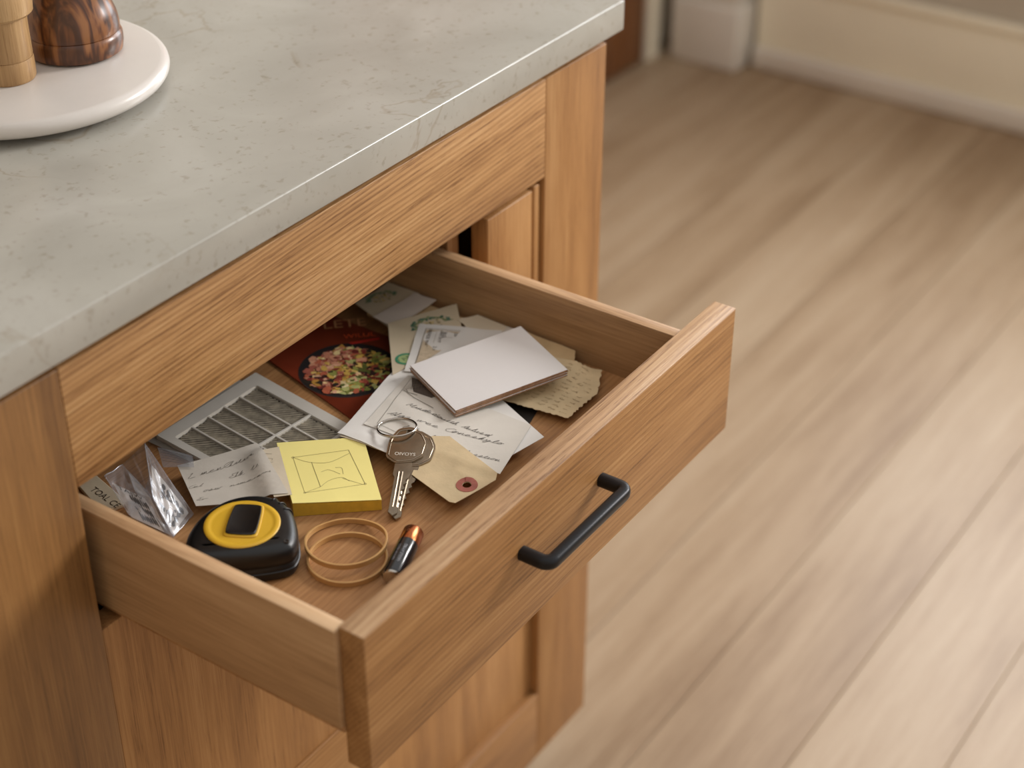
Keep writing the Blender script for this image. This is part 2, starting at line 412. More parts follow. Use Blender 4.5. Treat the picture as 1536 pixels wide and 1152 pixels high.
# ---- drawer
A0, B0 = .016, .4658; YB, YF = -.1904, -.2092; ZT, ZBOT = -.1163, -.2256
C0, D0 = .0121, .4170; TS = .0106; ZS = -.1180; ZSB = -.1947; ZF = -.169; YK = .27
DR = box('drawer', C0+TS, D0-TS, YB, YK, ZF-.007, ZF, oak_base, CAB, bev=0, origin=(.21, 0, ZSB))
meta(DR)
df = box('drawer_front', A0, B0, YF, YB-.0002, ZBOT, ZT, oak_x, DR, bev=.0009)
box('drawer_side', C0, C0+TS, YB, YK, ZSB, ZS, oak_y, DR, bev=.0007)
box('drawer_side', D0-TS, D0, YB, YK, ZSB, ZS, oak_y, DR, bev=.0007)
box('drawer_back', C0+TS, D0-TS, YK-.011, YK, ZSB, ZS, oak_x, DR, bev=.0007)
box('bottom_runner', C0+.003, C0+.022, YB, .24, ZSB-.0055, ZSB-.0002, oak_z2, DR, bev=.0004)
box('bottom_runner', D0-.022, D0-.003, YB, .24, ZSB-.0055, ZSB-.0002, oak_z2, DR, bev=.0004)
# thin strips added on the top edges, light falling there put into their colour
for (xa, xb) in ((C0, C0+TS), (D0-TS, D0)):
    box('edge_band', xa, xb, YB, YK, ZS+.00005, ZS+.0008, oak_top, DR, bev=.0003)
box('edge_band', A0, B0, YF, YB-.0002, ZT+.00005, ZT+.0007, oak_top_x_lit, DR, bev=.0003)
# handle: rounded square bar bent twice
hx0, hx1, hz = .1775, .2750, -.1600; hd = .0215
rb = .006; path = [(hx0, YF+.0005, hz)]
for k in range(7):
    a = k/6*math.pi/2; path.append((hx0+rb-rb*math.cos(a), YF-hd+rb-rb*math.sin(a), hz))
for k in range(7):
    a = (1-k/6)*math.pi/2; path.append((hx1-rb+rb*math.cos(a), YF-hd+rb-rb*math.sin(a), hz))
path.append((hx1, YF+.0005, hz))
nn = 20; prof = []
for k in range(nn):
    a = 2*math.pi*(k+.5)/nn; c, s = math.cos(a), math.sin(a); q = .0046/((abs(c)**3.2+abs(s)**3.2)**(1/3.2)); prof.append((c*q, s*q))
v, f = tube(path, .0046, nn, prof=prof)
hnd = mk('handle', v, f, black_metal, DR, smooth=True); smooth_by_angle(hnd, 50); meta(hnd, 'matt black bar handle')

# ---- countertop
bm = box_bm(-.75, XE+.0119, -.0094, .74, .0098, .036, .0015, 3)
ct = from_bm('countertop', bm, stone_mat); smooth_by_angle(ct, 40)
meta(ct, 'pale grey stone worktop lying on the oak cabinet', 'countertop')

# ---- tray and the two mills
TX, TY = .2170, .2650; R = .110; z0 = .0362
prof = [(R-.03, z0), (R-.026, z0+.004), (R-.012, z0+.005)]
for k in range(9):
    a = -math.pi/2+math.pi*k/8; prof.append((R-.0065+.0065*math.cos(a), z0+.0115+.0065*math.sin(a)))
v, f = lathe(prof, TX, TY, 128); tray = mk('marble_tray', v, f, marble, smooth=True); smooth_by_angle(tray, 50)
meta(tray, 'round white marble tray on the stone worktop', 'tray')
ZT0 = z0+.018
def spline_prof(pts, m=5): return [tuple(p) for p in catmull(pts, m)]
mx, my = .2590, .2470
mill = empty('pepper_mill', (mx, my, ZT0), 'dark burl wood mill with flared foot on the marble tray', 'pepper mill', )
p1 = [(.0315, ZT0+.0002), (.0345, ZT0+.002), (.0355, ZT0+.007), (.0355, ZT0+.013), (.0345, ZT0+.0155), (.0335, ZT0+.0165)]
v, f = lathe(p1, mx, my, 96); o = mk('foot_ring', v, f, burl_mat, mill, smooth=True); smooth_by_angle(o, 45)
p2 = spline_prof([(.0338, ZT0+.0166), (.0340, ZT0+.021), (.0325, ZT0+.030), (.0285, ZT0+.041), (.0255, ZT0+.055), (.0240, ZT0+.075), (.0250, ZT0+.100), (.0270, ZT0+.120), (.0230, ZT0+.132), (.0215, ZT0+.136)])
v, f = lathe(p2, mx, my, 96); o = mk('mill_body', v, f, burl_mat, mill, smooth=True)
p3 = spline_prof([(.0215, ZT0+.1365), (.027, ZT0+.141), (.029, ZT0+.152), (.024, ZT0+.168), (.010, ZT0+.176), (.002, ZT0+.177)])
v, f = lathe(p3, mx, my, 64); mk('mill_head', v, f, burl_mat, mill, smooth=True)
lx, ly = .1960, .2490
mill2 = empty('salt_mill', (lx, ly, ZT0), 'pale wood mill with stepped turned rings on the marble tray', 'salt mill')
v, f = lathe([(.0185, ZT0+.0002), (.0195, ZT0+.002), (.0195, ZT0+.0150), (.0190, ZT0+.0165)], lx, ly, 80); o = mk('foot_ring', v, f, pale_wood, mill2, smooth=True); smooth_by_angle(o, 40)
v, f = lathe([(.0187, ZT0+.0166), (.0192, ZT0+.018), (.0190, ZT0+.040), (.0192, ZT0+.0475)], lx, ly, 80); o = mk('mill_body', v, f, pale_wood, mill2, smooth=True); smooth_by_angle(o, 40)
v, f = lathe([(.0215, ZT0+.0477), (.0240, ZT0+.050), (.0245, ZT0+.056), (.0240, ZT0+.085), (.022, ZT0+.11), (.012, ZT0+.125), (.002, ZT0+.128)], lx, ly, 80); o = mk('mill_head', v, f, pale_wood, mill2, smooth=True); smooth_by_angle(o, 40)

# ================================================================ things in the drawer
# height map of what lies in the drawer (mm above the drawer bottom), 1 mm cells
HX0, HY0, HNX, HNY = 20, -195, 395, 460
H = np.zeros((HNX, HNY))
GX, GY = np.meshgrid(np.arange(HNX)+HX0+.5, np.arange(HNY)+HY0+.5, indexing='ij')
def inside(poly):
    m = np.zeros(GX.shape, bool); n = len(poly)
    for i in range(n):
        x1, y1 = poly[i]; x2, y2 = poly[(i+1) % n]
        if y1 == y2: continue
        c = ((y1 > GY) != (y2 > GY)) & (GX < (x2-x1)*(GY-y1)/(y2-y1)+x1)
        m ^= c
    return m
def shift(a, i, j, fill):
    b = np.full_like(a, fill); X, Y = a.shape
    b[max(i, 0):X+min(i, 0), max(j, 0):Y+min(j, 0)] = a[max(-i, 0):X+min(-i, 0), max(-j, 0):Y+min(-j, 0)]
    return b
def dil(a, r=2):
    o = a.copy()
    for i in range(-r, r+1):
        for j in range(-r, r+1):
            if i or j: o = np.maximum(o, shift(a, i, j, 0))
    return o
def sampler(h):
    def s(x, y):
        u = min(max(x-HX0-.5, 0), HNX-1.001); v = min(max(y-HY0-.5, 0), HNY-1.001)
        i, j = int(u), int(v); a, b = u-i, v-j
        return (h[i, j]*(1-a)+h[i+1, j]*a)*(1-b)+(h[i, j+1]*(1-a)+h[i+1, j+1]*a)*b
    return s
def grow(m, h, n=6):
    """extend h a little past its mask so border samples are clean"""
    h = h.copy(); m = m.copy()
    for _ in range(n):
        acc = np.zeros_like(h); cnt = np.zeros_like(h)
        for i, j in ((1, 0), (-1, 0), (0, 1), (0, -1), (1, 1), (-1, -1), (1, -1), (-1, 1)):
            mm = shift(m.astype(float), i, j, 0); acc += shift(h*m, i, j, 0)*(mm > 0); cnt += mm
        new = (~m) & (cnt > 0); h[new] = acc[new]/cnt[new]; m = m | new
    return h
def triang(poly, step=4., hole=None, jit=0):
    P = [Vector(p) for p in poly]; n = len(P)
    vs = []; 
    for i in range(n):
        a, b = P[i], P[(i+1) % n]; k = max(1, int((b-a).length/step))
        for t in range(k): vs.append(a+(b-a)*(t/k))
    nb = len(vs); ed = [(i, (i+1) % nb) for i in range(nb)]
    if hole:
        (hx, hy, hr) = hole; s = len(vs)
        for k in range(20): vs.append(Vector((hx+hr*math.cos(k*math.pi/10), hy+hr*math.sin(k*math.pi/10))))
        ed += [(s+k, s+(k+1) % 20) for k in range(20)]
    xs = [p.x for p in P]; ys = [p.y for p in P]
    poly2 = [(p.x, p.y) for p in vs[:nb]]
    def dist(x, y):
        d = 1e9; ins = False
        for i in range(nb):
            x1, y1 = poly2[i]; x2, y2 = poly2[(i+1) % nb]
            if (y1 > y) != (y2 > y) and x < (x2-x1)*(y-y1)/(y2-y1)+x1: ins = not ins
            d = min(d, (x-x1)**2+(y-y1)**2)
        return math.sqrt(d), ins
    x = min(xs)+step/2
    while x < max(xs):
        y = min(ys)+step/2
        while y < max(ys):
            d, ins = dist(x, y)
            if ins and d > step*.45 and not (hole and math.hypot(x-hole[0], y-hole[1]) < hole[2]+.6): vs.append(Vector((x, y)))
            y += step
        x += step
    vo, eo, fo, _, _, _ = delaunay_2d_cdt(vs, ed, [], 0, 1e-5)
    fs = []
    for f in fo:
        cx = sum(vo[i].x for i in f)/len(f); cy = sum(vo[i].y for i in f)/len(f)
        if not dist(cx, cy)[1]: continue
        if hole and math.hypot(cx-hole[0], cy-hole[1]) < hole[2]: continue
        if (vo[f[1]]-vo[f[0]]).cross(vo[f[2]]-vo[f[0]]) < 0: f = f[::-1]
        fs.append(tuple(f))
    return [(p.x, p.y) for p in vo], fs
def thicken(pts, fs, zf, th):
    """pts 2d, zf(x,y) top height (mm) -> closed shell verts in world metres"""
    top = [(x/1000, y/1000, ZF+zf(x, y)/1000) for x, y in pts]; bot = [(x, y, z-th/1000) for x, y, z in top]
    n = len(pts); F = list(fs)+[tuple(i+n for i in f[::-1]) for f in fs]
    cnt = {}
    for f in fs:
        for i in range(len(f)): cnt[(f[i], f[(i+1) % len(f)])] = 1
    for (a, b) in cnt:
        if (b, a) not in cnt: F.append((b, a, a+n, b+n))
    return top+bot, F, len(fs)
def drape(poly, th=.3, stiff=60, sag=.05, lift=None, gap=.25):
    global H
    m = inside(poly); S = dil(H, 2)+gap
    if lift is not None: S = np.where(m, np.maximum(S, lift(GX, GY)), S)
    h = np.where(m, S[m].max(), 0.)
    mf = m.astype(float)
    for _ in range(stiff):
        acc = h*mf; cnt = mf.copy()
        for i, j in ((3, 0), (-3, 0), (0, 3), (0, -3)):
            acc = acc+shift(h*mf, i, j, 0); cnt = cnt+shift(mf, i, j, 0)
        h = np.where(m, np.maximum(acc/np.maximum(cnt, 1)-sag, S), 0)
    hh = grow(m, h)
    return m, hh
def sheet(name, poly, mat, th=.3, label=None, cat=None, group=None, stiff=60, sag=.05, lift=None, step=4., hole=None, curl=None, edge_mat=None, wrk=.0, gap=.25):
    """a sheet of paper laid over whatever is already there"""
    global H
    m, h = drape(poly, th, stiff, sag, lift, gap)
    if curl is not None: h = h+curl(GX, GY)
    base = sampler(h); sd = random.random()*50
    zf = lambda x, y: base(x, y)+th+(wrk*(.5+.5*noise.noise(Vector((x*.05+sd, y*.05, sd)))) if wrk else 0)
    pts, fs = triang(poly, step, hole)
    v, F, nt_ = thicken(pts, fs, zf, th)
    mats = [mat] if edge_mat is None else [mat, edge_mat]
    o = mk(name, v, F, mats, fmats=None if edge_mat is None else [0]*nt_+[1]*(len(F)-nt_), smooth=False)
    smooth_by_angle(o, 40)
    H = np.where(m, np.maximum(H, h+th+wrk), H)
    meta(o, label, cat, group)
    return o, zf
def stamp(poly, z):
    global H
    m = inside(poly); H = np.where(m, np.maximum(H, z), H)
def support(poly): return float(H[inside(poly)].max())

# ---- printing and handwriting, as thin inked shapes that follow the sheet
def ribbons(name, parent, zf, strokes, rgb, off=.16):
    vs = []; fs = []
    for pts, wd in strokes:
        Q = [np.array(p, float) for p in pts]; R_ = [Q[0]]
        for a, b in zip(Q[:-1], Q[1:]):
            k = max(1, int(np.linalg.norm(b-a)/2.5))
            for t in range(1, k+1): R_.append(a+(b-a)*t/k)
        s = len(vs)
        for i, p in enumerate(R_):
            t = R_[min(i+1, len(R_)-1)]-R_[max(i-1, 0)]; l = np.linalg.norm(t) or 1; nrm = np.array([-t[1], t[0]])/l*wd/2
            z = zf(*p)+off
            for q in (p+nrm, p-nrm): vs.append((q[0]/1000, q[1]/1000, ZF+z/1000))
        for i in range(len(R_)-1):
            a = s+2*i; fs.append((a+1, a+3, a+2, a))
    if not vs: return None
    return mk(name, vs, fs, ink(rgb), parent)
def blobs(name, parent, zf, polys, rgb, off=.14):
    vs = []; fs = []
    for p in polys:
        s = len(vs)
        for x, y in p: vs.append((x/1000, y/1000, ZF+(zf(x, y)+off)/1000))
        fs.append(tuple(range(s, s+len(p))))
    return mk(name, vs, fs, ink(rgb), parent)
LET = {
 'a': [(.65, .85), (.35, 1), (.05, .6), (.15, .1), (.45, .1), (.65, .85), (.65, .15), (.9, .1)],
 'b': [(0, .2), (.25, 1.9), (.1, 1.9), (.1, .1), (.4, 0), (.6, .5), (.4, .9), (.8, .7)],
 'c': [(.6, .85), (.3, 1), (.05, .5), (.3, .02), (.75, .2)],
 'd': [(.6, .9), (.3, 1), (.05, .5), (.3, .05), (.6, .5), (.75, 2), (.65, .1), (.95, .1)],
 'e': [(.05, .45), (.5, .6), (.4, 1), (.1, .8), (.1, .2), (.4, .02), (.8, .25)],
 'f': [(0, .2), (.4, 1.6), (.5, 2), (.3, 1.8), (.1, -.9), (.3, .4), (.7, .5)],
 'h': [(0, .2), (.3, 1.9), (.15, 1.9), (.1, 0), (.35, .9), (.55, .7), (.55, .05), (.85, .15)],
 'i': [(.05, .4), (.25, 1), (.25, .1), (.5, .2)],
 'k': [(0, .2), (.3, 1.9), (.1, 0), (.5, .9), (.2, .5), (.6, 0), (.85, .15)],
 'l': [(0, .2), (.3, 1.7), (.2, 2), (.1, .6), (.2, .05), (.5, .2)],
 'm': [(0, .1), (.15, 1), (.15, 0), (.4, 1), (.45, 0), (.7, 1), (.75, .1), (1.05, .15)],
 'n': [(0, .1), (.15, 1), (.15, 0), (.45, 1), (.5, .1), (.8, .15)],
 'o': [(.35, 1), (.05, .5), (.3, 0), (.6, .5), (.35, 1), (.8, .8)],
 'p': [(0, .3), (.2, 1), (.05, -.9), (.2, .9), (.5, .8), (.45, .1), (.2, .1), (.8, .2)],
 'r': [(0, .3), (.2, 1.05), (.45, .85), (.4, .1), (.7, .15)],
 's': [(0, .2), (.35, 1.05), (.5, .4), (.15, 0), (.7, .2)],
 't': [(0, .3), (.3, 1.6), (.2, .1), (.6, .2)],
 'u': [(0, .9), (.05, .1), (.35, .1), (.5, .9), (.5, .1), (.8, .15)],
 'v': [(0, .9), (.2, 0), (.5, .95), (.8, .8)],
 'w': [(0, .9), (.15, 0), (.4, .8), (.5, 0), (.8, .95), (1, .8)],
 'y': [(0, .9), (.15, .2), (.5, .9), (.4, -.8), (.1, -.8), (.7, .3)],
 'A': [(0, 0), (.6, 2), (.8, 0), (.3, .7), (1, .7)], 'C': [(1, 1.8), (.5, 2), (0, 1), (.4, 0), (1.1, .2)],
 'L': [(.2, 1.8), (.5, 2), (.1, .1), (1, 0)], 'E': [(.9, 1.8), (.3, 1.7), (.6, 1), (0, .6), (.5, 0), (1.1, .2)], 'M': [(0, 0), (.3, 2), (.6, .3), (1.1, 2), (1.1, 0), (1.4, .1)],
 '-': [(0, .5), (.9, .55)],
}
def cursive(text, p0, p1, h, wd=.28, slant=.25):
    """handwriting from p0 towards p1 (mm), x-height h"""
    p0 = np.array(p0, float); d = np.array(p1, float)-p0; tot = np.linalg.norm(d); d /= tot; n = np.array([-d[1], d[0]])
    adv = {'m': 1.15, 'w': 1.1, 'M': 1.5, 'i': .55, 'l': .55, 't': .6, ' ': .8}
    W_ = sum(adv.get(c, .9) for c in text); k = tot/W_
    out = []; x = 0
    cur = []
    for c in text:
        if c in LET:
            pts = [(x+px+(py*slant), py) for px, py in LET[c]]
            cur += pts
        else:
            if cur: out.append(cur)
            cur = []
        x += adv.get(c, .9)
    if cur: out.append(cur)
    res = []
    for s in out:
        s = [(a+random.uniform(-.05, .05), b+random.uniform(-.08, .08)) for a, b in s]
        q = catmull(s, 4) if len(s) > 1 else s
        res.append(([p0+d*a*k+n*b*h for a, b in q], wd))
    return res
def glyphs(text, size):
    """mesh of printed text from the built-in font, centred, in mm"""
    cu = bpy.data.curves.new('t', 'FONT'); cu.body = text; cu.size = size; cu.align_x = 'CENTER'; cu.align_y = 'CENTER'; cu.resolution_u = 3
    ob = bpy.data.objects.new('t', cu); COL.objects.link(ob)
    dg = bpy.context.evaluated_depsgraph_get(); me = ob.evaluated_get(dg).to_mesh()
    v = [(p.co.x, p.co.y) for p in me.vertices]; f = [tuple(p.vertices) for p in me.polygons]
    ob.evaluated_get(dg).to_mesh_clear(); bpy.data.objects.remove(ob); bpy.data.curves.remove(cu)
    return v, f
def printed(name, parent, zf, items, rgb, off=.16):
    """items: (text, size, (cx,cy), direction angle)"""
    vs = []; fs = []
    for text, size, c, ang in items:
        v, f = glyphs(text, size); s = len(vs); ca, sa = math.cos(ang), math.sin(ang)
        for x, y in v:
            X = c[0]+x*ca-y*sa; Y = c[1]+x*sa+y*ca; vs.append((X/1000, Y/1000, ZF+(zf(X, Y)+off)/1000))
        fs += [tuple(i+s for i in q) for q in f]
    return mk(name, vs, fs, ink(rgb), parent)
def lerp(a, b, t): return (a[0]+(b[0]-a[0])*t, a[1]+(b[1]-a[1])*t)
def quadmap(q):
    """unit square -> quad (q0 at 0,0; q1 at 1,0; q2 at 1,1; q3 at 0,1)"""
    return lambda u, v: lerp(lerp(q[0], q[1], u), lerp(q[3], q[2], u), v)
def ang(a, b): return math.atan2(b[1]-a[1], b[0]-a[0])
def jag(poly, sides, amp=.8, step=1.6):
    out = []
    n = len(poly)
    for i in range(n):
        a, b = np.array(poly[i], float), np.array(poly[(i+1) % n], float); out.append(tuple(a))
        if i in sides:
            L_ = np.linalg.norm(b-a); k = int(L_/step); nr = np.array([-(b-a)[1], (b-a)[0]])/L_
            for t in range(1, k): out.append(tuple(a+(b-a)*t/k+nr*random.uniform(-amp, amp)))
    return out

# ---- envelope lying under the grille
sheet('envelope', [(137, 18), (139, 98), (238, 98), (226, -2)], grey_paper, .3, 'grey envelope lying beneath the white grille', 'envelope', stiff=1, gap=.1)
# ---- white grille with dark pleats
def slab(name, poly, z0, z1, mat, parent, bev=.0003):
    bm = bmesh.new(); n = len(poly)
    area = sum(poly[i][0]*poly[(i+1) % n][1]-poly[(i+1) % n][0]*poly[i][1] for i in range(n))
    if area < 0: poly = poly[::-1]
    a = [bm.verts.new((x/1000, y/1000, ZF+z0/1000)) for x, y in poly]; b = [bm.verts.new((x/1000, y/1000, ZF+z1/1000)) for x, y in poly]
    bm.faces.new(b); bm.faces.new(a[::-1])
    for i in range(n): bm.faces.new((a[i], a[(i+1) % n], b[(i+1) % n], b[i]))
    if bev: bmesh.ops.bevel(bm, geom=bm.edges[:], offset=bev, segments=1, affect='EDGES')
    return from_bm(name, bm, mat, parent)
def bar(p, q, w, z0, z1, name, mat, parent, bev=.0002):
    p, q = np.array(p), np.array(q); d = (q-p)/np.linalg.norm(q-p); n_ = np.array([-d[1], d[0]])*w/2
    return slab(name, [tuple(p-n_), tuple(q-n_), tuple(q+n_), tuple(p+n_)], z0, z1, mat, parent, bev)
gq = [(135.5, -20), (233.5, -24), (248.5, 84.5), (144.0, 87.5)]     # front left, front right, rear right, rear left
INNER = [(141.8, -16), (223.5, -20), (234.5, 71), (150.5, 74)]
gb = support(gq)+.1; g0, g1 = gb, gb+3.4
GR = empty('air_grille', (.19, .03, ZF+gb/1000), 'white plastic grille with dark pleats lying flat in the drawer', 'grille')
bm = bmesh.new(); V = {}
for k, z in enumerate((g0, g1)):
    for j, p in enumerate(gq): V['o', j, k] = bm.verts.new((p[0]/1000, p[1]/1000, ZF+z/1000))
    for j, p in enumerate(INNER): V['i', j, k] = bm.verts.new((p[0]/1000, p[1]/1000, ZF+z/1000))
for j in range(4):
    l = (j+1) % 4
    bm.faces.new((V['o', j, 1], V['o', l, 1], V['i', l, 1], V['i', j, 1])); bm.faces.new((V['o', l, 0], V['o', j, 0], V['i', j, 0], V['i', l, 0]))
    bm.faces.new((V['o', j, 0], V['o', l, 0], V['o', l, 1], V['o', j, 1])); bm.faces.new((V['i', l, 0], V['i', j, 0], V['i', j, 1], V['i', l, 1]))
bmesh.ops.bevel(bm, geom=bm.edges[:], offset=.0005, segments=2, affect='EDGES')
from_bm('grille_frame', bm, grille_white, GR)
im = quadmap(INNER)
slab('backing', [im(-.02, -.02), im(1.02, -.02), im(1.02, 1.02), im(-.02, 1.02)], g0+.2, g0+.6, black_in, GR, 0)
# pleats: fine ridges, too small to pick apart; they run slantwise across the opening
vs = []; fs = []; pd_ = np.array([.66, -.75]); pn_ = np.array([.75, .66]); cen = np.array(im(.5, .5))
for k in range(-36, 37):
    o_ = cen+pn_*k*2.5; prev = None; run = []
    for t in np.arange(-85, 85, 1.5):
        p = o_+pd_*t+pn_*(.35*math.sin(t*.13+k*.9)); ok_ = True
        for j in range(4):
            a_, b_ = np.array(INNER[j]), np.array(INNER[(j+1) % 4])
            if (b_[0]-a_[0])*(p[1]-a_[1])-(b_[1]-a_[1])*(p[0]-a_[0]) < 0: ok_ = False
        if ok_: run.append(p)
    for i, p in enumerate(run):
        s_ = len(vs)
        for off_, z in ((-.6, g0+.65), (0, g0+1.7), (.6, g0+.65)):
            q = p+pn_*off_; vs.append((q[0]/1000, q[1]/1000, ZF+z/1000))
        if i: fs += [(s_-3, s_, s_+1, s_-2), (s_-2, s_+1, s_+2, s_-1)]
o = mk('filter_pleats', vs, fs, filter_dark, GR); o['kind'] = 'stuff'
bar((142.0, 22.5), (229.5, 12.5), 2.2, g0+.6, g1-.15, 'divider', grille_white, GR)
for xa in (216.5, 200, 183.5, 167):
    f_ = (xa-150.5)/84; r0, r1 = im(f_, 1.005), im(f_-.01, -.005)
    dv = (22.5-(f_)*10)
    t_ = (r0[1]-dv)/(r0[1]-r1[1]); mid_ = lerp(r0, r1, t_)
    bar(r0, lerp(mid_, r0, .02), 1.7, g0+.6, g1-.3, 'slat', grille_white, GR); bar(lerp(mid_, r1, .03), r1, 1.7, g0+.6, g1-.3, 'slat', grille_white, GR)
stamp(gq, g1)

# ---- thick envelope that props the packets up at the back
eb = [(366, 70), (400, 68), (398, -8), (364, 0)]
ke = slab('kraft_envelope', eb, .2, 8.5, tan_paper, None, .0008)
meta(ke, 'thick brown kraft envelope lying beneath the green-printed packets', 'envelope')

# ---- magazine with a bowl of salad on its cover
mg = [(241, -23), (372, -56), (404, 60), (398, 110), (283, 140)]
mg = [(241, -23), (366, -56), (404, 92), (279, 124)]
mz = 1.3
def flat(name, poly, z0, z1, mat, label, cat, bev=.0002):
    o = slab(name, poly, z0, z1, mat, None, bev); meta(o, label, cat); stamp(poly, z1); return o
mag, zmag = sheet('magazine', [(241, -23), (350, -53), (350, 108), (279, 124)], mag_red, 1.2, 'red brown magazine with a bowl of salad on its cover', 'magazine', stiff=1, gap=.1)
zflat = lambda z: (lambda x, y: z)
zm = zmag(300, 30)
def circ(cx, cy, rx, ry=None, n=48, a0=0): return [(cx+rx*math.cos(a0+2*math.pi*k/n), cy+(ry or rx)*math.sin(a0+2*math.pi*k/n)) for k in range(n)]
BX, BY, BR = 294.0, 30.5, 38.5
lay = [0.10]
def nxt():
    lay[0] += .006; return lay[0]
bowl = blobs('printed_bowl', mag, zflat(zm), [circ(BX, BY, BR)], (50, 36, 30), nxt())
blobs('printed_bowl_rim', mag, zflat(zm), [circ(BX+.6, BY+.4, BR-.7)], (28, 22, 22), nxt())
def blobpoly(cx, cy, r, rough=.35, n=9, el=1., a=0.):
    out = []
    for k in range(n):
        t = 2*math.pi*k/n; q = r*(1+random.uniform(-rough, rough)); x, y = q*math.cos(t)*el, q*math.sin(t)
        out.append((cx+x*math.cos(a)-y*math.sin(a), cy+x*math.sin(a)+y*math.cos(a)))
    return out
fcols = {'pink': [(196, 128, 100), (214, 150, 118), (170, 92, 74), (226, 172, 138)], 'yel': [(206, 168, 80), (222, 188, 104), (190, 140, 60), (236, 210, 150)],
         'red': [(134, 52, 40), (158, 72, 54), (112, 40, 34), (184, 96, 66)], 'grn': [(124, 128, 54), (150, 152, 74), (92, 96, 40), (178, 178, 110)], 'wht': [(226, 208, 164), (214, 192, 142)], 'dk': [(58, 36, 28), (44, 34, 22)]}
# direction helpers: image right ~ (.75,-.66), image down ~ (-.66,-.75) in the drawer plane
ir, idn = np.array([.47, -.88]), np.array([-.74, -.67])
food = {}
for n_ in range(520):
    rr_ = 32*math.sqrt(random.random()); aa = random.uniform(0, 2*math.pi)
    x, y = rr_*math.cos(aa), rr_*math.sin(aa)
    p = np.array([x, y]); ii = p@ir/29; jj = p@idn/29
    if ii < -.3 and jj < .0: kd = random.choice(['pink', 'pink', 'pink', 'red', 'yel'])
    elif ii < -.1 and jj > .1: kd = random.choice(['pink', 'red', 'yel', 'red', 'dk'])
    elif ii > .35: kd = random.choice(['grn', 'grn', 'red', 'dk', 'yel'])
    elif jj > .45: kd = random.choice(['grn', 'grn', 'yel', 'wht'])
    elif jj < -.35: kd = random.choice(['yel', 'red', 'grn', 'pink'])
    else: kd = random.choice(['yel', 'red', 'red', 'grn', 'pink', 'dk', 'yel'])
    col = random.choice(fcols[kd])
    s = random.uniform(1.0, 3.0) if n_ > 160 else random.uniform(2.5, 4.6)
    food.setdefault(col, []).append((n_, blobpoly(BX+x-1, BY+y-.5, s, .5, 7, random.uniform(.7, 1.6), random.random()*3)))
for col, L_ in food.items():
    vs = []; fs = []
    for n_, p in L_:
        s = len(vs); z = zm+.13+n_*.0009
        cx = sum(a for a, b in p)/len(p); cy = sum(b for a, b in p)/len(p); vs.append((cx/1000, cy/1000, ZF+z/1000))
        for x, y in p: vs.append((x/1000, y/1000, ZF+z/1000))
        for k in range(len(p)): fs.append((s, s+1+k, s+1+(k+1) % len(p)))
    o = mk('printed_salad', vs, fs, ink(col), mag); o['kind'] = 'stuff'
ma = math.atan2(-.88, .47)+.28
printed('cover_lettering', mag, zflat(zm), [('LETE', 17, (345, 76), ma)], (206, 150, 104), .2)
printed('cover_lettering', mag, zflat(zm), [('WILUL', 8.5, (338, 55), ma)], (214, 84, 44), .2)
c0 = np.array((337, 51.)); d_ = np.array((math.cos(ma), math.sin(ma))); n2 = np.array((-d_[1], d_[0]))
blobs('cover_flash', mag, zflat(zm), [[tuple(c0-d_*12-n2*2-n2*4), tuple(c0+d_*13-n2*2), tuple(c0+d_*13-n2*5), tuple(c0-d_*9-n2*9)]], (172, 40, 26), .15)

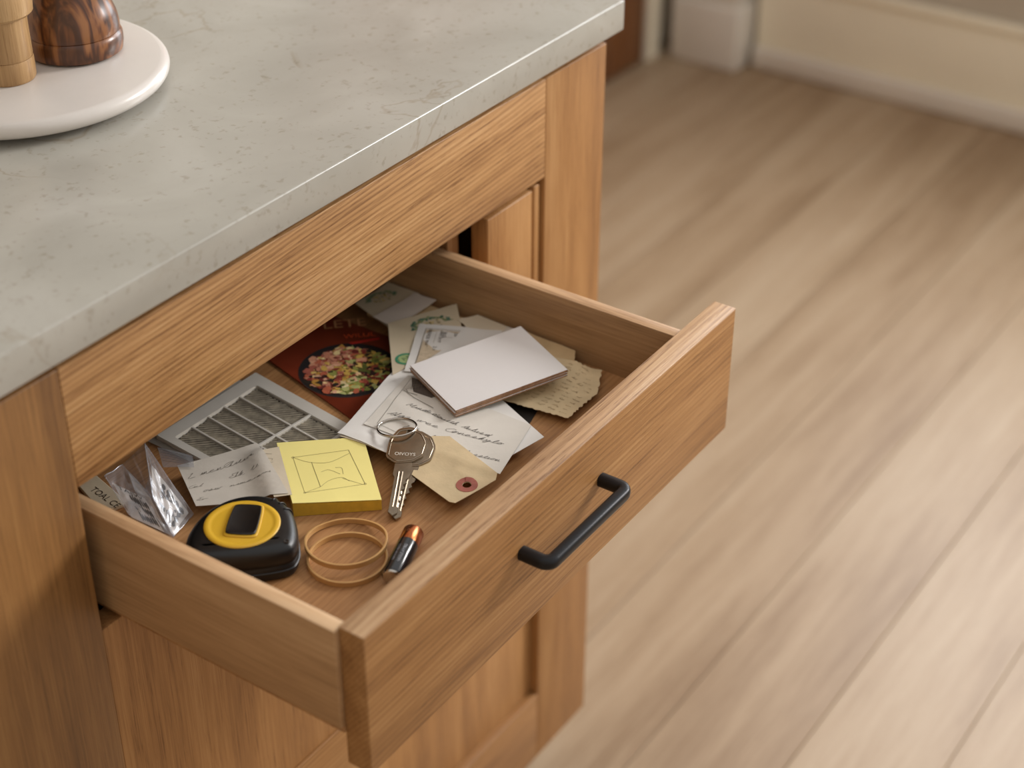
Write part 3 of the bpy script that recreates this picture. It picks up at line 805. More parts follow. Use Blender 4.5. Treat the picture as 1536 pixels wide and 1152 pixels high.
# ---- yellow sticky pad (before the letters, whose corner overlaps it)
sq = [(130.8, -54.0), (170.7, -98.7), (216.1, -46.9), (175.1, -1.8)]
SP = empty('sticky_note_pad', (.173, -.05, ZF+.0003), 'yellow sticky note pad with a pencil sketch of a frame', 'note pad')
sqm = np.array(sq[3])-np.array(sq[0]); mov = inside(sq); vv = np.clip(((GX-sq[0][0])*sqm[0]+(GY-sq[0][1])*sqm[1])/(sqm@sqm), .05, 1)
g_t = float(((H+.1)[mov]/vv[mov]).max()) if mov.any() else 0; g_t = min(g_t, 7.5)
def pad():
    n = 16; vs = []; fs = []
    qm = quadmap(sq)
    base_ = lambda v: .3+g_t*v
    top = lambda u, v: 8.4+base_(v)+2.0*(1-u)**2*(1-v)**2+.8*(1-v)**3-.7*u
    for lvl in (0, 1):
        for i in range(n+1):
            for j in range(n+1):
                u, v = i/n, j/n; x, y = qm(u, v); z = base_(v) if lvl == 0 else top(u, v)-.35
                vs.append((x/1000, y/1000, ZF+z/1000))
    K = (n+1)**2; g = lambda l, i, j: l*K+i*(n+1)+j
    for i in range(n):
        for j in range(n):
            fs.append((g(1, i, j), g(1, i+1, j), g(1, i+1, j+1), g(1, i, j+1))); fs.append((g(0, i, j), g(0, i, j+1), g(0, i+1, j+1), g(0, i+1, j)))
    for i in range(n):
        fs.append((g(0, i, 0), g(0, i+1, 0), g(1, i+1, 0), g(1, i, 0))); fs.append((g(0, i+1, n), g(0, i, n), g(1, i, n), g(1, i+1, n)))
        fs.append((g(0, 0, i+1), g(0, 0, i), g(1, 0, i), g(1, 0, i+1))); fs.append((g(0, n, i), g(0, n, i+1), g(1, n, i+1), g(1, n, i)))
    o = mk('note_block', vs, fs, yellow_edge, SP)
    vs = []; fs = []
    for lvl in (0, 1):
        for i in range(n+1):
            for j in range(n+1):
                u, v = i/n, j/n; x, y = qm(u*1.004-.002, v*1.004-.002); z = top(u, v)-.3+lvl*.25+.9*(1-v)**6*(.4+.6*(1-abs(2*u-1)))
                vs.append((x/1000, y/1000, ZF+z/1000))
    fs = []
    for i in range(n):
        for j in range(n):
            fs.append((g(1, i, j), g(1, i+1, j), g(1, i+1, j+1), g(1, i, j+1))); fs.append((g(0, i, j), g(0, i, j+1), g(0, i+1, j+1), g(0, i+1, j)))
    for i in range(n):
        fs.append((g(0, i, 0), g(0, i+1, 0), g(1, i+1, 0), g(1, i, 0))); fs.append((g(0, i+1, n), g(0, i, n), g(1, i, n), g(1, i+1, n)))
        fs.append((g(0, 0, i+1), g(0, 0, i), g(1, 0, i), g(1, 0, i+1))); fs.append((g(0, n, i), g(0, n, i+1), g(1, n, i+1), g(1, n, i)))
    mk('top_note', vs, fs, yellow_paper, SP)
    # inverse bilinear is close to affine here
    A_ = np.array(sq[1])-np.array(sq[0]); B_ = np.array(sq[3])-np.array(sq[0]); Mi = np.linalg.inv(np.array([A_, B_]).T)
    def z_(x, y):
        u, v = Mi@(np.array([x, y])-np.array(sq[0])); u = min(max(u, 0), 1); v = min(max(v, 0), 1)
        return top(u, v)-.05+.9*(1-v)**6*(.4+.6*(1-abs(2*u-1)))
    return z_
zs_ = pad()
sk = [[(169.6, -21.3), (198.9, -47.4)], [(198.9, -47.4), (177.3, -79.4)], [(177.3, -79.4), (144.9, -52.8)], [(144.9, -52.8), (169.6, -21.3)],
      [(169.6, -21.3), (172.2, -33.3), (180.5, -44.8), (196.3, -50.2)], [(173.3, -35.0), (156.5, -57.0)], [(169.3, -47.0), (174.2, -50.0), (175.3, -58.9)],
      [(178.7, -51.9), (180.9, -55.7), (176.5, -60.7)], [(156.5, -57.0), (165.4, -57.3), (173.1, -62.1), (173.3, -68.8)], [(172.7, -63.1), (176.0, -79.0)], [(156.5, -57.0), (144.9, -52.8)]]
st = [(catmull(s, 5) if len(s) > 2 else s, .32 if i in (1, 5) else .24) for i, s in enumerate(sk)]
st += [(circ(169.6, -21.3, .9, n=8)+[(170.5, -21.3)], .25), (circ(177.3, -79.4, .8, n=8)+[(178.1, -79.4)], .25), (circ(144.9, -52.8, .8, n=8), .25)]
ribbons('pencil_sketch', SP, zs_, st, (112, 100, 60), .1)
stamp(sq, 11.0); H = np.where(mov, np.maximum(H, 8.6+g_t*vv), H)

# ---- dark card, letters
sheet('photo_card', [(322, -84), (336, -118), (314, -124), (300, -92)], dark_card, .3, 'dark card peeking out beneath the stack of white cards', 'card', stiff=5)
sheet('paper_sheet', [(207, -33), (213, -72), (295, -66), (291, -14)], cream_paper, .25, 'cream paper sheet peeking out beneath the white letter', 'paper', stiff=50)
a1, za1 = sheet('letter', [(209, -29), (212, -74), (318, -54), (310.6, -6.7)], paperw, .3, 'blank white paper beneath the written letter, lapping over the yellow pad', 'paper', stiff=70)

# ---- seed packets at the back
lift1 = lambda X, Y: 9.5+0*X
s1, z1 = sheet('paper_packet', [(364.5, 80.4), (403.5, 77), (403.5, 44.5), (349.8, 34.2)], packet_paper, .5, 'cream paper packet with green print, rearmost in the drawer', 'packet', lift=lift1, stiff=30, curl=lambda X, Y: 2.5*np.clip((X-380)/25, 0, 1)**2)
lt = sheet('tissue_packet', [(350, 30), (353.5, 53), (400, 47), (401.5, 25.5)], plain('thin_white_paper', (206, 194, 182), .6, var=.03), .25, 'thin white folded paper lying between the two green-printed packets', 'paper', lift=lambda X, Y: 11.5+0*X, stiff=30, curl=lambda X, Y: 1.5*np.clip((X-375)/25, 0, 1)**2)
s2, z2 = sheet('paper_packet', [(350.3, 35.3), (294, -13), (372, -22), (405.5, 8.5)], packet_paper, .5, 'cream paper packet with a green garland and round badge, by the magazine', 'packet', lift=lambda X, Y: 8.+5*np.clip((X-300)/50, 0, 1), stiff=30)
def garland(parent, zf, c, a, sc, name='green_print'):
    """arched leafy garland over a yellow motif"""
    ca, sa = math.cos(a), math.sin(a); P1_, P2_ = [], []
    T = lambda x, y: (c[0]+(x*ca-y*sa)*sc, c[1]+(x*sa+y*ca)*sc)
    for k in range(46):
        t = math.pi*(k/45); r_ = 1+random.uniform(-.16, .16); x, y = -14.5*math.cos(t)*r_, 10.5*math.sin(t)*r_-2
        (P1_ if k % 3 else P2_).append([T(x+px, y+py) for px, py in blobpoly(0, 0, random.uniform(.6, 1.25), .4, 6, 1.8, random.random()*3)])
    blobs(name, parent, zf, P1_, (84, 122, 100), .2)
    blobs(name, parent, zf, P2_, (132, 144, 100), .24)
    q = []
    for k in range(34):
        x, y = random.uniform(-9, 9), random.uniform(-7.5, 5.5)
        q.append([T(x+px, y+py) for px, py in blobpoly(0, 0, .75, .4, 5, 1.6, random.random()*3)])
    blobs('yellow_print', parent, zf, q[:22], (196, 172, 92), .2)
    blobs('brown_print', parent, zf, q[22:], (126, 112, 72), .22)
sa2 = ang((350.3, 35.3), (405.5, 8.5))
garland(s2, z2, (368.5, 6.5), sa2-.02, 1.05)
ribbons('badge_ring', s2, z2, [(circ(318, -7.5, 7.6, n=28)+[(325.6, -7.5)], 2.2)], (64, 134, 100), .2)
blobs('badge', s2, z2, [circ(318, -7.5, 6.3, n=24)], (150, 168, 112), .14)
ribbons('badge_mark', s2, z2, [([(315, -10), (317, -4), (320, -9), (321, -5)], .7)], (40, 84, 56), .25)
garland(s1, z1, (383, 68), sa2+.0, .85)

# ---- tan papers at the right
sheet('tan_paper', [(371, -52), (385, -7), (403, -14), (401, -56)], cream_paper, .3, 'cream sheet with a pointed corner beside the drawer wall', 'paper', stiff=40)
sheet('tan_paper', [(372, -50), (376, -95), (403.5, -93), (401, -44)], grey_paper, .3, 'pale sheet edge beneath the stack of white cards by the drawer wall', 'paper', stiff=40)
sheet('kraft_paper', jag([(362, -66), (384, -118), (404, -105.5), (403.5, -60)], {1}, .35), tan_paper, .4, 'tan kraft paper beneath the stack of white cards, ragged at one end', 'paper', stiff=40)
rc = [(363, 14), (303, -17), (330, -76), (393, -45)]
r_, zr = sheet('printed_slip', rc, paperw, .3, 'white slip with a printed box, half under the stack of cards', 'paper', stiff=80, sag=.02, wrk=.3)
rm = quadmap([rc[0], rc[3], rc[2], rc[1]])    # u along top edge, v downwards
pu = lambda u, v: rm(u, v)
ribbons('printed_border', r_, zr, [([pu(.10, .92), pu(.10, .10), pu(.52, .10)], .55), ([pu(.32, .26), pu(.45, .26)], .25), ([pu(.24, .16), pu(.24, .40)], .2)], (138, 120, 98), .2)
blobs('tinted_box', r_, zr, [[pu(.11, .12), pu(.51, .12), pu(.34, .55), pu(.11, .90)]], (190, 172, 146), .12)
ra = ang(pu(.2, .1), pu(.2, .6))
items = [('FREADE WAR', 4.2, pu(.155, .30), ra), ('AREE OLYT', 3.4, pu(.30, .26), ra), ('BUSL', 4.0, pu(.34, .22), ra), ('EYTA', 2.6, pu(.17, .62), ra), ('UN', 3.5, pu(.47, .19), ra), ('2 x', 4.2, pu(.27, .50), ra)]
printed('printed_text', r_, zr, items, (62, 48, 38), .25)
blobs('printed_mark', r_, zr, [[pu(.10, .93), pu(.15, .93), pu(.15, .99), pu(.10, .99)]], (52, 42, 34), .2)

tq = jag([(318, -82), (322, -101), (329, -148), (370, -147.5), (397.5, -134.5), (389.5, -112), (380, -80)], {1, 2, 3, 4}, .75, 1.6)
to, zt = sheet('torn_note', tq, old_paper, .4, 'aged torn-edged note with faint writing, at the right of the drawer', 'note', stiff=50, wrk=.8, sag=.12)
st = []
for k in range(13):
    y0 = -96.-random.random()*3
    for j in range(5):
        p0 = np.array([332+k*4.7, y0-j*9.6-k*.4]); L_ = random.uniform(3.5, 7.5)
        if inside([tuple(p0), tuple(p0+(.1, -L_)), tuple(p0+(1, -L_))]) is None: pass
        st += cursive(random.choice(['il', 'tc', 'uh', 'li', 'ht', 'v', 'r', 'w']), p0, p0+np.array([-.6, -L_]), random.uniform(.7, 1.5), .17)
tq2 = [(324, -90), (331, -145.5), (368, -145), (393, -133.5), (386, -112), (379, -88)]
def inpoly(p, q):
    r = False
    for i in range(len(q)):
        (x1, y1), (x2, y2) = q[i], q[(i+1) % len(q)]
        if (y1 > p[1]) != (y2 > p[1]) and p[0] < (x2-x1)*(p[1]-y1)/(y2-y1)+x1: r = not r
    return r
st = [(pts, w_) for pts, w_ in st if all(inpoly(p, tq2) for p in pts)]
ribbons('handwriting', to, zt, st, (142, 116, 82), .25)

# ---- letters at the centre
a2, za2 = sheet('letter', [(339.7, -42.3), (265, -36), (222.8, -135.4), (293.8, -149.9)], paperw, .3, 'white letter paper with its corner pointing towards the drawer front, right of the tag', 'letter', stiff=60)
bq = [(229.5, -36.2), (300.6, -22.7), (299.4, -132), (237.9, -150.2)]
bq = [(229.5, -36.5), (237.9, -150.2), (299.4, -135), (300.6, -22.7)]
lb, zb = sheet('letter', bq, plain('letter_paper', (206, 200, 190), .75, scale=30, var=.03, bump=.2, bscale=300), .3, 'handwritten letter with a dark engraved picture, under the keys', 'letter', stiff=60, sag=.04)
st = cursive('Mindedcutth Aulusd', (266, -47), (270, -118), 1.9, .32)+cursive('Alas wee Coneskylo', (249.5, -42), (267, -132), 2.1, .3)+cursive('Li bus fcatr', (242, -62), (247, -99), 2.0, .32)+cursive('vlufesstion', (241, -104), (249.5, -142), 2.0, .28)
ribbons('handwriting', lb, zb, st, (72, 66, 62), .25)
ribbons('ruled_border', lb, zb, [([(236, -44), (297, -28)], .35), ([(236, -44), (234, -76)], .3), ([(281, -33), (277, -46), (274, -66)], .5), ([(283, -34), (280, -38), (281, -46)], .5)], (120, 112, 102), .25)
blobs('engraved_picture', lb, zb, [[(299, -27), (298, -44), (292, -60), (284, -57), (283, -41), (288, -36)]], (84, 74, 66), .2)
st = [([(284+k*1.3, -38-k*1.6), (297, -30-k*2.6)], .22) for k in range(9)]
ribbons('engraved_lines', lb, zb, st, (44, 38, 34), .3)
ribbons('engraved_lines', lb, zb, [([(280+k*2, -32), (287+k*1.5, -38-k)], .2) for k in range(6)], (128, 116, 102), .3)

# ---- stack of five cards (rigid, resting on the papers)
sc = [(301.6, -24.2), (278.5, -82.5), (359.7, -125.7), (387.8, -65.1)]
sc = [(301.0, -24.5), (275.0, -85.5), (360.5, -126.5), (388.0, -65.5)]
TOPZ = {0: 15.0, 1: 12.0, 2: 17.0, 3: 20.0}
# fit a plane through the corner heights and raise it clear of what lies below
AA = np.array([[x, y, 1] for x, y in sc]); pc, *_ = np.linalg.lstsq(AA, np.array([TOPZ[i] for i in range(4)], float), rcond=None)
m = inside(sc); plane = pc[0]*GX+pc[1]*GY+pc[2]-5.8
over = float((H-plane)[m].max()); pc[2] += over+.15
for i in range(5):
    off = [(0, 0), (.5, .4), (-.4, .5), (.6, -.2), (0, 0)][i]
    rot_ = [0, .006, -.006, .004, 0][i]
    cx, cy = 331, -75; P_ = []
    for x, y in sc:
        X, Y = x-cx, y-cy; P_.append((cx+X*math.cos(rot_)-Y*math.sin(rot_)+off[0], cy+X*math.sin(rot_)+Y*math.cos(rot_)+off[1]))
    z1_ = lambda x, y: pc[0]*x+pc[1]*y+pc[2]-5.8+1.15*(i+1)
    n = 4; top = [(x/1000, y/1000, ZF+z1_(x, y)/1000) for x, y in P_]; bot = [(a, b, c-.00105) for a, b, c in top]
    o = mk('blank_card', top+bot, [(0, 1, 2, 3), (7, 6, 5, 4), (1, 0, 4, 5), (2, 1, 5, 6), (3, 2, 6, 7), (0, 3, 7, 4)], [card_white, card_edge], fmats=[0, 0, 1, 1, 1, 1])
    if i == 4: meta(o, 'blank white card lying topmost of the stack in the drawer', 'card', 'blank cards in the stack')
    else: meta(o, ['lowest card of the white stack, resting on the papers', 'fourth card from the top of the white stack', 'third card from the top of the white stack', 'second card from the top of the white stack'][i], 'card', 'blank cards in the stack')
H = np.where(m, np.maximum(H, pc[0]*GX+pc[1]*GY+pc[2]), H)

# ---- manila tag
tg = [(204.7, -98.7), (194.3, -138.5), (195.6, -142.7), (231.5, -151), (237.0, -148.5), (254.0, -95.4), (247.2, -85.6), (243, -83)]
tag_, zg = sheet('luggage_tag', tg, manila, .5, 'manila tag with a red brown reinforced hole, beside the keys', 'tag', stiff=60, hole=(216.0, -137.7, 3.1), step=3.)
o_, i_ = circ(216, -137.7, 7.6, n=36), circ(216, -137.7, 3.2, n=36)
vs = [(x/1000, y/1000, ZF+(zg(x, y)+.28)/1000) for x, y in o_+i_]; fs = [(k, (k+1) % 36, 36+(k+1) % 36, 36+k) for k in range(36)]
vs += [(x, y, z-.0003) for x, y, z in vs[:36]]; fs += [(k, 72+k, 72+(k+1) % 36, (k+1) % 36) for k in range(36)]
mk('hole_reinforcement', vs, fs, reinforce, tag_)

# ---- handwritten notes at the left
n2_, zn2 = sheet('handwritten_note', [(160, 4), (172.3, -6.2), (135, -50.2), (126, -42)], cream_paper, .25, 'cream note tucked between the yellow pad and the grey handwritten note', 'note', stiff=5)
ribbons('handwriting', n2_, zn2, [([(160, -3), (163, -8)], .25), ([(155, -4), (159, -12), (157, -13)], .25), ([(152, -10), (156, -15)], .25)], (110, 98, 84), .2)
n1_, zn1 = sheet('handwritten_note', [(119.8, 42.1), (93.0, -0.8), (134.3, -47.7), (170.7, 13.4)], grey_paper, .25, 'greyish handwritten note lying behind the tape measure', 'note', stiff=45, wrk=.3, sag=.12)
st = cursive('L menClitia', (112, 25), (155, 2.5), 2.4, .26)+cursive('Elk ti', (128, 2), (147, -10), 2.3, .24)+cursive('Rosiv', (104, 8), (118, -2), 1.8, .26)+cursive('Cul', (104, 17), (112, 11), 1.4, .2)+cursive('nimeisoi', (122, -5), (146, -22), 1.2, .22)+cursive('E-', (97, 3), (103, -2), 1.6, .2)
ribbons('handwriting', n1_, zn1, st, (92, 84, 74), .22)

# ---- tape measure
def loft(rings):
    n = len(rings[0]); vs = []; fs = []
    for r in rings: vs += [(x/1000, y/1000, ZF+z/1000) for x, y, z in r]
    for i in range(len(rings)-1):
        for k in range(n): l = (k+1) % n; fs.append((i*n+k, i*n+l, (i+1)*n+l, (i+1)*n+k))
    fs.append(tuple(range(n))[::-1]); fs.append(tuple((len(rings)-1)*n+k for k in range(n)))
    return vs, fs
def inset(poly, d):
    n = len(poly); out = []
    P = [np.array(p, float) for p in poly]
    for i in range(n):
        t = P[(i+1) % n]-P[i-1]; t /= np.linalg.norm(t); out.append(tuple(P[i]+np.array([-t[1], t[0]])*d))
    return out
fp = [(77, -97.5), (36.0, -54), (41.0, -40), (58, -27.5), (80, -23), (98, -26), (111, -36), (117.5, -49.5), (117, -62.5), (111.5, -73.5), (102.5, -84), (91, -94.5)][::-1]
area = sum(fp[i][0]*fp[(i+1) % len(fp)][1]-fp[(i+1) % len(fp)][0]*fp[i][1] for i in range(len(fp)))
if area < 0: fp = fp[::-1]
fpc = [tuple(p) for p in chaikin(fp, 3)]
tb = support(fpc)+.15
TZ = 26.5
TM = empty('tape_measure', (.078, -.058, ZF+tb/1000), 'black and yellow tape measure against the left drawer side', 'tape measure')
rings = []
for d, z in ((4.5, tb), (2.2, tb+.8), (1.0, tb+2.5), (.5, tb+11.2), (1.3, tb+11.8), (1.3, tb+12.6), (.3, tb+13.3), (0.2, tb+19), (.9, tb+22), (2.4, tb+24.5), (4.6, tb+26), (6.6, tb+TZ), (12, tb+TZ+.1)):
    rings.append([(x, y, z) for x, y in inset(fpc, d)])
v, f = loft(rings); o = mk('casing', v, f, tape_black, TM, smooth=True); smooth_by_angle(o, 60)
CX, CY = 80.5, -55.5
TT = tb+TZ
prof = [(.0249, TT-.3), (.0249, TT+.4), (.0243, TT+.8), (.0222, TT+.95), (.0212, TT+.7), (.0204, TT+.4), (.019, TT+.35), (.001, TT+.7)]
v, f = lathe([(r, ZF+z/1000) for r, z in prof], CX/1000, CY/1000, 96)
o = mk('yellow_disc', v, f, tape_yellow, TM, smooth=True); smooth_by_angle(o, 60); o['label'] = 'yellow round disc'
lq = [(92.2, -38.5), (102.0, -54.5), (75.8, -71.5), (65.4, -53.5)]
lqc = [tuple(p) for p in chaikin([lerp(lq[i], lq[(i+1) % 4], t) for i in range(4) for t in (.1, .9)], 2)]
ar = sum(lqc[i][0]*lqc[(i+1) % len(lqc)][1]-lqc[(i+1) % len(lqc)][0]*lqc[i][1] for i in range(len(lqc)))
if ar < 0: lqc = lqc[::-1]
lc = (83.8, -54.5)
v, f = loft([[(lc[0]+(x-lc[0])*k, lc[1]+(y-lc[1])*k, z) for x, y in lqc] for k, z in ((1.02, TT+.6), (1.02, TT+1.8), (.985, TT+2.3), (.93, TT+2.3), (.90, TT+2.15))])
o = mk('centre_plate', v, f, tape_black, TM, smooth=True); smooth_by_angle(o, 40)
# raised rim of yellow round the plate
v, f = loft([[(lc[0]+(x-lc[0])*k, lc[1]+(y-lc[1])*k, z) for x, y in lqc] for k, z in ((1.16, TT+.6), (1.13, TT+1.05), (1.06, TT+1.1), (1.0, TT+1.1))])
o = mk('plate_rim', v, f, tape_yellow, TM, smooth=True)
v, f = lathe([(r, ZF+z/1000) for r, z in ((.0019, TT-1.2), (.0019, TT+.25), (.0013, TT+.3), (.0011, TT-.1), (.0003, TT-.3))], .0835, -.0905, 20); mk('screw', v, f, black_in, TM, smooth=True)
# grip ribs on the curved back
for k, (i0, i1) in enumerate(((0, 1),)):
    pass
rib_pts = [(117.6, -53.5), (117.1, -61.0), (114.2, -68.8)]
for (x, y) in rib_pts:
    d = np.array([x, y])-np.array([80., -58.]); d /= np.linalg.norm(d); t = np.array([-d[1], d[0]])
    pts = []
    for k in range(9):
        a = k/8*math.pi/2; e = np.array([x, y])-d*(6.2*(1-math.cos(a))-.0); pts.append((e[0]/1000, e[1]/1000, ZF+(tb+18+ (TZ-18.2)*math.sin(a))/1000))
    pts = [((x)/1000, (y)/1000, ZF+(tb+13.5)/1000)]+pts
    v, f = tube(pts, .0007, 8); mk('grip_rib', v, f, tape_black, TM, smooth=True)
# belt lip: the low ledge near the floor of the casing at the back
v, f = loft([[(x, y, z) for x, y in inset(fpc, d)] for d, z in ((1.0, tb+7.0), (-.3, tb+7.3), (-.3, tb+8.3), (1.0, tb+8.6))]); mk('casing_seam', v, f, tape_black, TM, smooth=True)
stamp(fpc, TZ)

# ---- rubber bands
def band(cx, cy, r, h, t, zfun, label, ex=1.0, ea=0.):
    n = 96; vs = []; fs = []
    for k in range(n):
        a = 2*math.pi*k/n
        for rr, zz in ((r, 0), (r, h), (r-.3, h+.12), (r-t+.3, h+.12), (r-t, h), (r-t, 0)):
            lx_, ly_ = rr*math.cos(a)*ex, rr*math.sin(a)
            x = cx+lx_*math.cos(ea)-ly_*math.sin(ea); y = cy+lx_*math.sin(ea)+ly_*math.cos(ea)
            vs.append((x/1000, y/1000, ZF+(zfun(x, y)+zz)/1000))
    for k in range(n):
        l = (k+1) % n
        for j in range(6): q = (j+1) % 6; fs.append((k*6+j, l*6+j, l*6+q, k*6+q))
    o = mk('rubber_band', vs, fs, band_mat, smooth=True); smooth_by_angle(o, 50); meta(o, label, 'rubber band'); return o
band(114.5, -114.2, 26.6, 3.7, 1.5, lambda x, y: .15, 'tan rubber band lying flat on the drawer bottom, beneath the other band')
# upper band: lies on the lower one, its far side dipping to the drawer bottom
nrm = np.array([.74, .67])
def z_up(x, y):
    s = (x-125.3)*nrm[0]+(y-104.4*-1*-1)*0 if False else (x-125.3)*nrm[0]+(y+104.4)*nrm[1]
    return max(.2, 4.1-max(0, s-4)*.19)
band(125.0, -104.8, 27.6, 3.7, 1.5, z_up, 'tan rubber band resting tilted on top of the other band')

# ---- battery
BA = np.array([156.0, -137.2, 7.35]); BBv = np.array([107.5, -155.2, 7.35]); ax = (BBv-BA)/np.linalg.norm(BBv-BA)
BT = empty('battery', ((BA[0]+BBv[0])/2000, (BA[1]+BBv[1])/2000, ZF), 'copper and black battery lying against the drawer front', 'battery')
def cyl(name, prof, mat, parent, n=48):
    s = np.array([-ax[1], ax[0], 0]); u = np.array([0, 0, 1.]); vs = []; fs = []
    for d, r in prof:
        for k in range(n):
            a = 2*math.pi*k/n; p = BA+ax*d+s*r*math.cos(a)+u*r*math.sin(a); vs.append((p[0]/1000, p[1]/1000, ZF+p[2]/1000))
    for i in range(len(prof)-1):
        for k in range(n): l = (k+1) % n; fs.append((i*n+k, (i+1)*n+k, (i+1)*n+l, i*n+l))
    fs.append(tuple(range(n))); fs.append(tuple((len(prof)-1)*n+k for k in range(n))[::-1])
    o = mk(name, vs, fs, mat, parent, smooth=True); smooth_by_angle(o, 45); return o
cyl('terminal', [(-2.0, 2.2), (-1.7, 2.7), (-.2, 2.7)], steel_ring, BT)
o = cyl('copper_end', [(-.2, 5.8), (0, 6.8), (.6, 7.2), (14, 7.2)], copper, BT); o['label'] = 'copper coloured end'
cyl('sleeve', [(14.02, 7.22), (46.5, 7.22), (47.6, 6.9)], batt_black, BT)
cyl('end_cap', [(47.65, 6.6), (48.6, 6.2), (49.2, 5.2)], steel_ring, BT)
def on_batt(text, size, d, a0, rgb, name):
    v, f = glyphs(text, size); vs = []; s = np.array([-ax[1], ax[0], 0]); u = np.array([0, 0, 1.])
    for x, y in v:
        a = a0+y/7.3; p = BA+ax*(d-x)+(s*math.cos(a)+u*math.sin(a))*7.31; vs.append((p[0]/1000, p[1]/1000, ZF+p[2]/1000))
    mk(name, vs, f, ink(rgb), BT)
on_batt('DEADUIA AJUCS', 2.3, 30, math.radians(108), (150, 152, 158), 'printed_text')
on_batt('VAIOLE AYYEG', 2.7, 30, math.radians(76), (176, 176, 180), 'printed_text')
on_batt('O', 3.0, 6.5, math.radians(100), (150, 84, 46), 'stamped_mark')

# ---- keys and ring
def key(name, dx, dy, rot_, dz, label):
    hd = [(223.1, -65.2), (235.0, -64.5), (241.6, -71.1), (241.3, -81.6), (235.4, -90.0), (222.7, -95.4), (214.6, -92.6), (213.2, -91.5), (206.6, -83.6), (206.4, -81.0), (207.3, -73.9)]
    bl = [(213.8, -92.3), (204.8, -97.9), (199.9, -99.3), (197.6, -98.4), (195.6, -101.2), (193, -99.8), (190.6, -103.2), (187.6, -101.6), (185, -104.9), (182.2, -103.6), (179.8, -107.6), (176.6, -106.3), (173.6, -110.6), (169.7, -112.5), (165.8, -111.4), (167.3, -106.6), (195.6, -90.9), (196.9, -88.2), (207.2, -82.4)]
    px, py = 234.5, -73.3; c, s = math.cos(rot_), math.sin(rot_)
    T = lambda p: (px+dx+(p[0]-px)*c-(p[1]-py)*s, py+dy+(p[0]-px)*s+(p[1]-py)*c)
    hd = [T(p) for p in hd]; bl = [T(p) for p in bl]
    axk = np.array(T((234.5, -73.3)))-np.array(T((168, -111.5))); Lk = np.linalg.norm(axk); axk /= Lk; tip = np.array(T((168, -111.5)))
    full = hd+bl; hdr = []
    for i in range(len(hd)):
        a_, b_, c2_ = np.array(hd[i-1]), np.array(hd[i]), np.array(hd[(i+1) % len(hd)])
        hdr += [tuple(b_+(a_-b_)*min(.3, 1.6/np.linalg.norm(a_-b_))), tuple(b_*.9+(a_+c2_)*.05), tuple(b_+(c2_-b_)*min(.3, 1.6/np.linalg.norm(c2_-b_)))]
    # plane resting on tip and on whatever lies under the head
    slope = 0.
    m = inside(hd) | inside(bl); tt = (GX-tip[0])*axk[0]+(GY-tip[1])*axk[1]
    slope = max(0, float(((H-.2)[m]/np.maximum(tt[m]+4, 6)).max())) if m.any() else 0
    slope = min(slope, .16)
    zk = lambda x, y: .35+dz+slope*max(0, ((x-tip[0])*axk[0]+(y-tip[1])*axk[1]))
    K = empty(name, ((tip[0]+30*axk[0])/1000, (tip[1]+30*axk[1])/1000, ZF+zk(*tip)/1000), label, 'key')
    def plate(nm, poly, z0, z1, mat, hole=None, bev=.0005, step=3.):
        if hole is None:
            n = len(poly); ar = sum(poly[i][0]*poly[(i+1) % n][1]-poly[(i+1) % n][0]*poly[i][1] for i in range(n))
            if ar < 0: poly = poly[::-1]
            bm = bmesh.new(); a = [bm.verts.new((x/1000, y/1000, ZF+(zk(x, y)+z0)/1000)) for x, y in poly]; b = [bm.verts.new((x/1000, y/1000, ZF+(zk(x, y)+z1)/1000)) for x, y in poly]
            bm.faces.new(b); bm.faces.new(a[::-1])
            for i in range(n): bm.faces.new((a[i], a[(i+1) % n], b[(i+1) % n], b[i]))
            if bev: bmesh.ops.bevel(bm, geom=[e for e in bm.edges if e.verts[0] in b or e.verts[1] in b], offset=bev, segments=2, affect='EDGES')
            o = from_bm(nm, bm, mat, K)
        else:
            pts, fs_ = triang(poly, step, hole); v, F, k_ = thicken(pts, fs_, lambda x, y: zk(x, y)+z1, z1-z0); o = mk(nm, v, F, mat, K)
        return smooth_by_angle(o, 40)
    hh = T((236.5, -73.5))
    plate('bow', hdr, 0, 2.6, steel, hole=(hh[0], hh[1], 3.0))
    c_ = np.array(T((224, -80.)))
    rim = [tuple(c_+(np.array(p)-c_)*.88) for p in hdr]
    v, f = tube([(x/1000, y/1000, ZF+(zk(x, y)+2.6)/1000) for x, y in rim], .0005, 8, closed=True); mk('bow_rim', v, f, steel, K, smooth=True)
    n = len(bl)
    plate('blade', bl, .5, 2.2, steel, bev=.0002)
    # milled grooves along the blade
    nk = np.array([-axk[1], axk[0]])
    for off, w in ((-.4, .8), (2.0, .7)):
        a_ = tip+axk*6+nk*off; b_ = tip+axk*40+nk*off
        q = [tuple(a_-nk*w), tuple(b_-nk*w), tuple(b_+nk*w), tuple(a_+nk*w)]
        bm = bmesh.new(); 
        A = [bm.verts.new((x/1000, y/1000, ZF+(zk(x, y)+2.22)/1000)) for x, y in q]
        mid = [tip+axk*6.5+nk*off, tip+axk*39.5+nk*off]; Bm = [bm.verts.new((p[0]/1000, p[1]/1000, ZF+(zk(*p)+2.75)/1000)) for p in mid]
        bm.faces.new((A[0], A[1], Bm[1], Bm[0])); bm.faces.new((A[2], A[3], Bm[0], Bm[1])); bm.faces.new((A[1], A[2], Bm[1])); bm.faces.new((A[3], A[0], Bm[0])); bm.faces.new((A[3], A[2], A[1], A[0]))
        from_bm('blade_ridge', bm, steel, K)
    return K, zk, T, axk, full
k2, zk2, T2, _, full2 = key('key', 1.5, -6.5, -.05, 0, 'silver key lying beneath the other key on the same ring')
H0 = H.copy()
hdm = inside(full2)
H = np.where(hdm, np.maximum(H, np.vectorize(zk2)(GX, GY)*hdm+2.7), H)
